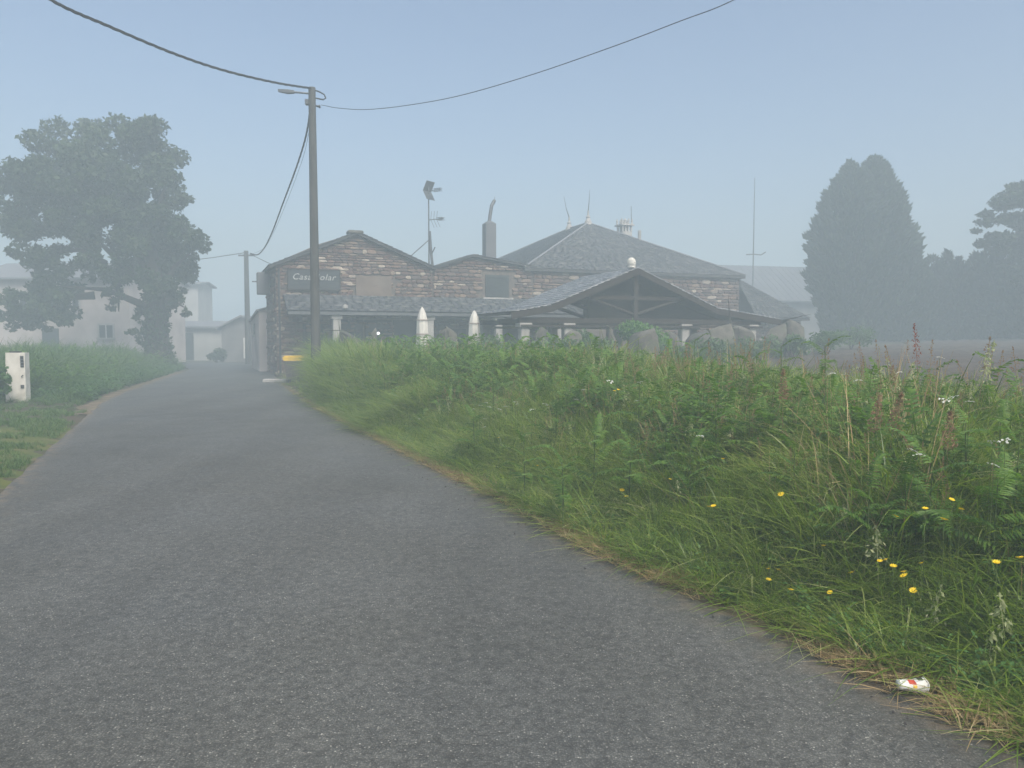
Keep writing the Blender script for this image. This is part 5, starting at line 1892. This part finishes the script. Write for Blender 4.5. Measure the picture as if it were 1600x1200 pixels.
def lower_near_heads(P, f):
    for b_, h in HEADS:
        d = Vector((-b_.x, -b_.y)).normalized()
        rx, ry_ = P[:, 0] - b_.x, P[:, 1] - b_.y
        along, across = rx * d.x + ry_ * d.y, np.abs(rx * d.y - ry_ * d.x)
        # a tuft between the viewer and the head must stay under the line of sight
        dist = math.hypot(b_.x, b_.y)
        lim = h + (CAMZ - b_.z - h) * np.clip(along, 0, 2) / dist
        m = (along > -.05) & (along < .9) & (across < .16)
        f = np.where(m, np.minimum(f, np.maximum(lim * .95, .3)), f)
    return f


# right bank
CUP = gnd(1424, 1086, 0.0)
Pa, sa = scatter_strip(13000, 1.0, 14, .10, 5.2, power=1.0)
ok = np.hypot(Pa[:, 0] - CUP.x - .04, Pa[:, 1] - CUP.y) > .19
Pa, sa = Pa[ok], sa[ok]
Pb, sb = scatter_strip(8000, 13, 30.5, .12, 5.4)
P2, s_ = np.concatenate([Pa, Pb]), np.concatenate([sa, sb])
f = veg(s_, P2[:, 0], P2[:, 1]) * rng.uniform(.75, 1.2, len(P2))
f *= np.where(P2[:, 1] > 13, 1.12, .66 + .24 * sstep(P2[:, 1], 5, 11) + .12 * sstep(s_, 2.2, 3.4))
f *= .72 + .28 * sstep(P2[:, 1], 2.6, 3.8)
f = lower_near_heads(P2, f)
scl = np.column_stack([.75 + .45 * f, .75 + .45 * f, f])
scl[P2[:, 1] > 13] *= np.array([1.35, 1.35, 1.0])
# blades beside the lane lean out over it
instancer('grass', TUFTS, M['grass'], put(P2, -.01), rots(len(P2), .14), scl, rng.integers(0, 5, len(P2)), 'tall green grass covering the roadside bank', 'grass')
# short grass and mossy tufts of the left side
Pa, sa = scatter_strip(4000, 17.0, 43, .35, 7.5, LE, -1)
low = 1 - (1 - sstep(Pa[:, 1] - np.clip(-11.0 - Pa[:, 0], 0, 1) * 1.7, 17.6, 18.6)) * .8
f = low * (.35 + .75 * sstep(sa, .3, 2.2)) * rng.uniform(.7, 1.25, len(Pa)) * (1 + .25 * wob(Pa[:, 0], Pa[:, 1], .8))
DARKER = [me.copy() for me in TUFTS]
for me in DARKER: me.materials.clear()
instancer('left_grass', DARKER, M['rough_grass'], put(Pa, -.01), rots(len(Pa), .14), np.column_stack([1.25 * f + .5, 1.25 * f + .5, 1.15 * f]), rng.integers(0, 5, len(Pa)), 'tall grass and weeds along the left side of the lane', 'grass')
SHORT = [tuft(21, 30, .05, .13, .07, .005, .7, .5, 3), tuft(22, 30, .04, .11, .08, .005, .8, .6, 3)]
Pa, sa = scatter_strip(2600, 7, 17, .05, 4.0, LE, -1, clumpy=-.1)
instancer('verge_turf', SHORT, M['rough_grass'], put(Pa, .0), rots(len(Pa), .1), np.repeat(rng.uniform(.6, 1.3, len(Pa))[:, None], 3, 1), rng.integers(0, 2, len(Pa)), 'short thin turf on the mossy verge', 'grass')
# straw-coloured dry grass lying along the asphalt
DRY = [tuft(31, 26, .06, .18, .08, .004, 1.0, .3, 3), tuft(32, 22, .08, .24, .08, .0045, 1.1, .5, 3)]
Pa, sa = scatter_strip(2900, 1.0, 26, -.05, .24, power=1.0)
ok = (wob(Pa[:, 0] * 1.7, Pa[:, 1] * 1.7, 1.0) + rng.normal(size=len(Pa)) * .4) > -.25
ok &= np.hypot(Pa[:, 0] - CUP.x, Pa[:, 1] - CUP.y) > .10
Pa = Pa[ok]
sc_ = rng.uniform(.6, 1.2, len(Pa))
instancer('straw', DRY, M['dry'], np.column_stack([Pa, np.maximum(height(Pa[:, 0], Pa[:, 1]), 0.0) + .012]), rots(len(Pa), .1), np.column_stack([sc_, sc_, sc_ * .45]), rng.integers(0, 2, len(Pa)), 'dry straw along the edge of the asphalt', 'straw')
Pa, sa = scatter_strip(900, 2.0, 26, .8, 5.0, clumpy=.1)
sc_ = rng.uniform(.8, 1.4, len(Pa)) * veg(sa, Pa[:, 0], Pa[:, 1])
instancer('dry_grass', [tuft(35, 12, .3, .7, .06, .005, .5, .6)], M['dry'], put(Pa), rots(len(Pa), .15), np.column_stack([sc_, sc_, sc_]), np.zeros(len(Pa)), 'withered brown blades among the green grass', 'grass')
# broad-leaved weeds low on the bank
WEEDS = [leafy(41, 7, .28, .085, .06), leafy(42, 9, .38, .07, .07), leafy(43, 6, .22, .10, .05)]
Pa, sa = scatter_strip(4600, 1.5, 30, .12, 4.6, clumpy=.05)
sc_ = rng.uniform(.6, 1.15, len(Pa)) * (.55 + .6 * sstep(sa, .2, 2.0))
Pl, sl = scatter_strip(2500, 19.4, 42, .3, 5.5, LE, -1, clumpy=0)
scl_ = rng.uniform(.9, 1.6, len(Pl))
PP, SS = np.concatenate([Pa, Pl]), np.concatenate([sc_, scl_])
instancer('weeds', WEEDS, M['weed'], put(PP), rots(len(PP), .15), np.repeat(SS[:, None], 3, 1), rng.integers(0, 3, len(PP)), 'broad leaved weeds growing through the grass', 'weeds')
# bracken thicket on the far part of the bank
BR_ = [bracken_mesh(s) for s in (1, 2, 3, 4)]
Pa, sa = scatter_strip(900, 12, 30, .5, 4.4, clumpy=-.1)
Pb, sb = scatter_strip(300, 5, 12.5, 1.5, 4.4, clumpy=.1)
Pl, sl = scatter_strip(520, 19.6, 40, .9, 5.5, LE, -1)
PP = np.concatenate([Pa, Pb, Pl])
SS = np.concatenate([rng.uniform(.75, 1.3, len(Pa)) * (.5 + .62 * sstep(sa, .4, 2.0)), rng.uniform(.75, 1.15, len(Pb)), rng.uniform(.8, 1.2, len(Pl))])
instancer('bracken', BR_, M['bracken'], put(PP), rots(len(PP), .12), np.repeat(SS[:, None], 3, 1), rng.integers(0, 4, len(PP)), 'bracken thicket on the bank', 'bracken')
# feathery reddish and beige seed heads
PAN = [panicle_mesh(51, .85, .20, .045, 90, .3, .007), panicle_mesh(52, .95, .24, .05, 100, .3, .007), panicle_mesh(53, .75, .17, .035, 80, .3, .007)]
Pa, sa = scatter_strip(900, 3, 24, .9, 5.0, clumpy=.25)
sc_ = rng.uniform(.75, 1.12, len(Pa)) * (.72 + .35 * sstep(sa, 1.4, 3.2))
instancer('seed_heads', PAN, M['panicle'], put(Pa), rots(len(Pa), .13), np.repeat(sc_[:, None], 3, 1), rng.integers(0, 3, len(Pa)), 'thin reddish seed heads over the grass', 'grass')
OATS = [panicle_mesh(61, .8, .2, .08, 50, .62, .014), panicle_mesh(62, .7, .18, .07, 44, .6, .013)]
Pa, sa = scatter_strip(420, 2.5, 24, .8, 5.2, clumpy=.1)
sc_ = rng.uniform(.7, 1.05, len(Pa)) * (.7 + .35 * sstep(sa, .8, 3.0))
instancer('pale_grass', OATS, M['oat'], put(Pa), rots(len(Pa), .2), np.repeat(sc_[:, None], 3, 1), rng.integers(0, 2, len(Pa)), 'pale nodding seed heads scattered through the grass', 'grass')
# loose grit at the edge of the asphalt
GRIT = []
for k in range(3):
    g_ = random.Random(700 + k)
    mg_ = MB().lathe([(.3, -.35), (.9, -.1), (.8, .3), (.25, .5)], 6)
    mg_.v = [(x + g_.uniform(-.2, .2), y + g_.uniform(-.2, .2), z + g_.uniform(-.1, .1)) for x, y, z in mg_.v]
    GRIT.append(mg_.mesh('grit'))
Pa, sa = scatter_strip(1100, 1.5, 22, -.55, .18)
Pa = Pa[(rng.random(len(Pa)) < np.exp(-np.abs(sa - .02) * 5))]
gs_ = rng.uniform(.003, .011, len(Pa))
instancer('gravel', GRIT, M['gravel'], np.column_stack([Pa, np.full(len(Pa), .016)]), rots(len(Pa), .5), np.repeat(gs_[:, None], 3, 1), rng.integers(0, 3, len(Pa)), 'loose grit along the edge of the asphalt', 'gravel')
# rough grass of the garden behind the bank
gx, gy = rng.uniform(-9, 24, 6000), rng.uniform(19, 33, 6000)
sd = sdist(np.stack([gx, gy], 1), RE)
loc_b = (gx - C0.x) * BX.x + (gy - C0.y) * BX.y
m_ = (sd > 4.5) & ~in_field(gx, gy) & (loc_b < -2.2)
PP = np.stack([gx[m_], gy[m_]], 1)
sc_ = rng.uniform(.5, .95, len(PP))
instancer('garden_grass', TUFTS, M['grass'], put(PP), rots(len(PP), .15), np.column_stack([sc_ * 1.8, sc_ * 1.8, sc_]), rng.integers(0, 5, len(PP)), 'rough grass between the bank and the stone houses', 'grass')

# ------------------------------------------------------------------ single plants that can be picked out
FR_ = [frond_mesh(60 + i, L=.5, pairs=22, curl=c) for i, c in enumerate((.25, .4, .55, .35))]
for me in FR_: me.materials.append(M['bracken'])
stem_me = MB().tube([(0, 0, 0), (.01, 0, .5), (.0, .01, 1.0)], [.007, .0055, .003], 6).mesh('stem')
stem_me.materials.append(M['fern_stem'])
FG = 'bracken plants standing out of the grass bank'


def fern(base, h, k, label, seed, group=FG, nf=None):
    g = random.Random(seed)
    t = empty('fern', base, g.uniform(0, 6.28), label, 'fern', group)
    st = link('stem', stem_me, None, t)
    st.scale = (1, 1, h)
    n = nf or g.choice((6, 7, 8))
    for i in range(n):
        f_ = link('frond', g.choice(FR_), None, t)
        z = h * (.42 + .58 * i / (n - 1))
        f_.location = (0, 0, z)
        f_.rotation_euler = (g.uniform(-.2, .2), g.uniform(-.30, .15) - (.4 if i == n - 1 else 0), i * math.pi + (i // 2) * .6 + g.uniform(-.3, .3))
        sc = k * (1.15 - .5 * i / n) * g.uniform(.85, 1.15)
        f_.scale = (sc, sc, sc)
    return t


named = [(1455, 722, .72, .92, 'large fresh bracken with spreading fronds above two yellow flowers'), (1560, 745, .66, .85, 'arching bracken near the edge of the view, above the yellow flowers'),
         (1415, 740, .6, .8, 'bracken with a drooping frond beside the large fresh one'), (1290, 540, 1.0, .85, 'dark bracken rising over the crest against the brown field'),
         (1086, 532, 1.0, .8, 'upright bracken standing above the crest below the pavilion posts'), (1222, 540, .98, .6, 'single thin bracken on the crest beside the dark one'),
         (930, 680, .7, .8, 'bracken with two level fronds in the middle of the bank'), (985, 690, .7, .75, 'pale bracken beside the one with level fronds'), (1120, 625, .85, .8, 'bracken arching below the bright grass of the crest')]
for i, (x, y, h, k, lab) in enumerate(named):
    if h >= .95:
        b_, hh_ = place_top(x, y, 3.3)
    else:
        b_, hh_ = place_hit(x, y, h), h
    fern(b_, max(.4, min(hh_, 1.4)), k, lab, 300 + i, None, 8)
extra = [(820, 690), (870, 640), (770, 600), (700, 570), (740, 650), (905, 590), (1000, 600), (1040, 660), (1170, 640), (1240, 700), (1330, 690), (880, 720), (1080, 700), (1010, 560), (960, 548), (1150, 570), (640, 560), (600, 580), (560, 555), (830, 560), (1510, 660), (1590, 690), (1360, 760), (1565, 660), (760, 545), (690, 540), (905, 542)]
for i, (x, y) in enumerate(extra):
    b_ = place_hit(x, y, .8 if y < 640 else .65)
    fern(b_, (.8 if y < 640 else .65), random.uniform(.6, .85), 'green bracken plant with spreading fronds in the grass bank', 400 + i)

# yellow flowers
pet = MB()
for k in range(11):
    a = 2 * math.pi * k / 11
    ca, sa_ = math.cos(a), math.sin(a)
    pet.add([(0, 0, 0), (.009 * ca + .0045 * sa_, .009 * sa_ - .0045 * ca, .003), (.0165 * ca, .0165 * sa_, .005), (.009 * ca - .0045 * sa_, .009 * sa_ + .0045 * ca, .003)], [(0, 1, 2, 3)])
pet.lathe([(.006, 0), (.006, .004), (.002, .006)], 8)
pet_me = pet.mesh('flower_head')
a_ = pet_me.attributes.new('tint', 'FLOAT', 'POINT')
pet_me.materials.append(M['flower_yellow'])
fst = MB().tube([(0, 0, 0), (.01, .005, .5), (0, 0, 1)], [.0022, .0018, .0014], 5).mesh('stem')
fst.materials.append(M['fern_stem'])
fx = random.Random(3)
for x, y in ypx:
    h = .62 if y > 700 else .85
    b_, h = flower_foot(x, y, h)
    t = empty('yellow_flower', b_, fx.uniform(0, 6), 'small yellow flower on a thin stem in the grass bank', 'flower', 'yellow flowers dotted over the bank')
    s1 = link('stem', fst, None, t)
    s1.scale = (1, 1, h)
    hd = link('flower_head', pet_me, None, t)
    hd.location = (0, 0, h)
    hd.rotation_euler = (fx.uniform(-.1, .6), fx.uniform(-.4, .4), 0)
    s_k = fx.uniform(1.0, 1.5)
    hd.scale = (s_k,) * 3
# white flower clusters (umbels of many tiny heads)
um = MB()
gx_ = random.Random(6)
for k in range(16):
    a, r_ = gx_.uniform(0, 6.28), .032 * math.sqrt(gx_.random())
    c = Vector((r_ * math.cos(a), r_ * math.sin(a), .012 - r_ * r_ * 6))
    for q in range(3):
        d = Vector((gx_.uniform(-1, 1), gx_.uniform(-1, 1), gx_.uniform(-.2, .3))).normalized() * .006
        e = Vector((-d.y, d.x, gx_.uniform(-.002, .002)))
        um.add([c - d, c + e, c + d, c - e], [(0, 1, 2, 3)])
um_me = um.mesh('flower_head')
um_me.attributes.new('tint', 'FLOAT', 'POINT')
um_me.materials.append(M['flower_white'])
wpx = [(740, 640), (750, 634), (760, 630), (765, 637), (745, 650), (757, 655), (790, 636), (805, 629), (808, 632), (832, 641), (850, 632), (855, 634), (912, 610), (995, 627), (953, 597), (1000, 598), (757, 668), (655, 655), (820, 546), (1475, 627), (1490, 622), (1515, 629), (1551, 692), (1553, 729), (1437, 713), (1424, 705), (1468, 560), (1300, 585), (1320, 586), (1405, 583), (1570, 690), (1095, 683), (900, 625), (780, 640), (1340, 596)]
for x, y in wpx:
    h = .8 if y > 600 else .95
    b_, h = flower_foot(x, y, h)
    t = empty('white_flower', b_, fx.uniform(0, 6), 'white flower cluster on a thin stem in the grass bank', 'flower', 'white flowers dotted over the bank')
    s1 = link('stem', fst, None, t)
    s1.scale = (1, 1, h)
    hd = link('flower_head', um_me, None, t)
    hd.location = (0, 0, h)
    hd.rotation_euler = (fx.uniform(-.2, .5), fx.uniform(-.3, .3), 0)
    s_k = fx.uniform(.7, 1.15)
    hd.scale = (s_k,) * 3


def seed_plant(name, cat, b_, h, head, wid, n, mat, label, seed, drop=.3, grain=.012, group=None):
    o = link(name, panicle_mesh(seed, h, head, wid, n, drop, grain), mat)
    o.location = b_
    return tag(o, label, cat, group)


b_, h = place_top(1441, 505, 3.6)
seed_plant('dock_plant', 'plant', b_, h, .40, .06, 120, M['dock'], 'rust red dock spike rising over the crest against the field', 71, .15, .010)
b_, h = place_top(1523, 530, 3.4)
seed_plant('oat_grass', 'plant', b_, h, .26, .085, 60, M['oat'], 'pale drooping oat head rising over the crest', 72, .6, .017)
for i, (x, y, hh, lab) in enumerate([(1387, 612, .85, 'pointed beige seed plume in the upper right part of the bank'), (1481, 640, .8, 'short pinkish seed plume right of the pointed beige one'), (1360, 618, .85, 'beige seed plume just left of the pointed one'), (1225, 575, .95, 'brown seed plume on the crest under the thin bracken')]):
    seed_plant('seed_plume', 'plant', place_hit(x, y, hh), hh, .26, .06, 240, M['panicle'], lab, 80 + i)
for i, (x, y, hh, lab) in enumerate(oat_px):
    b_, hh = flower_foot(x, y, hh)
    seed_plant('oat_grass', 'plant', b_, hh, .17, .075, 46, M['oat'], lab, 90 + i, .62, .015)
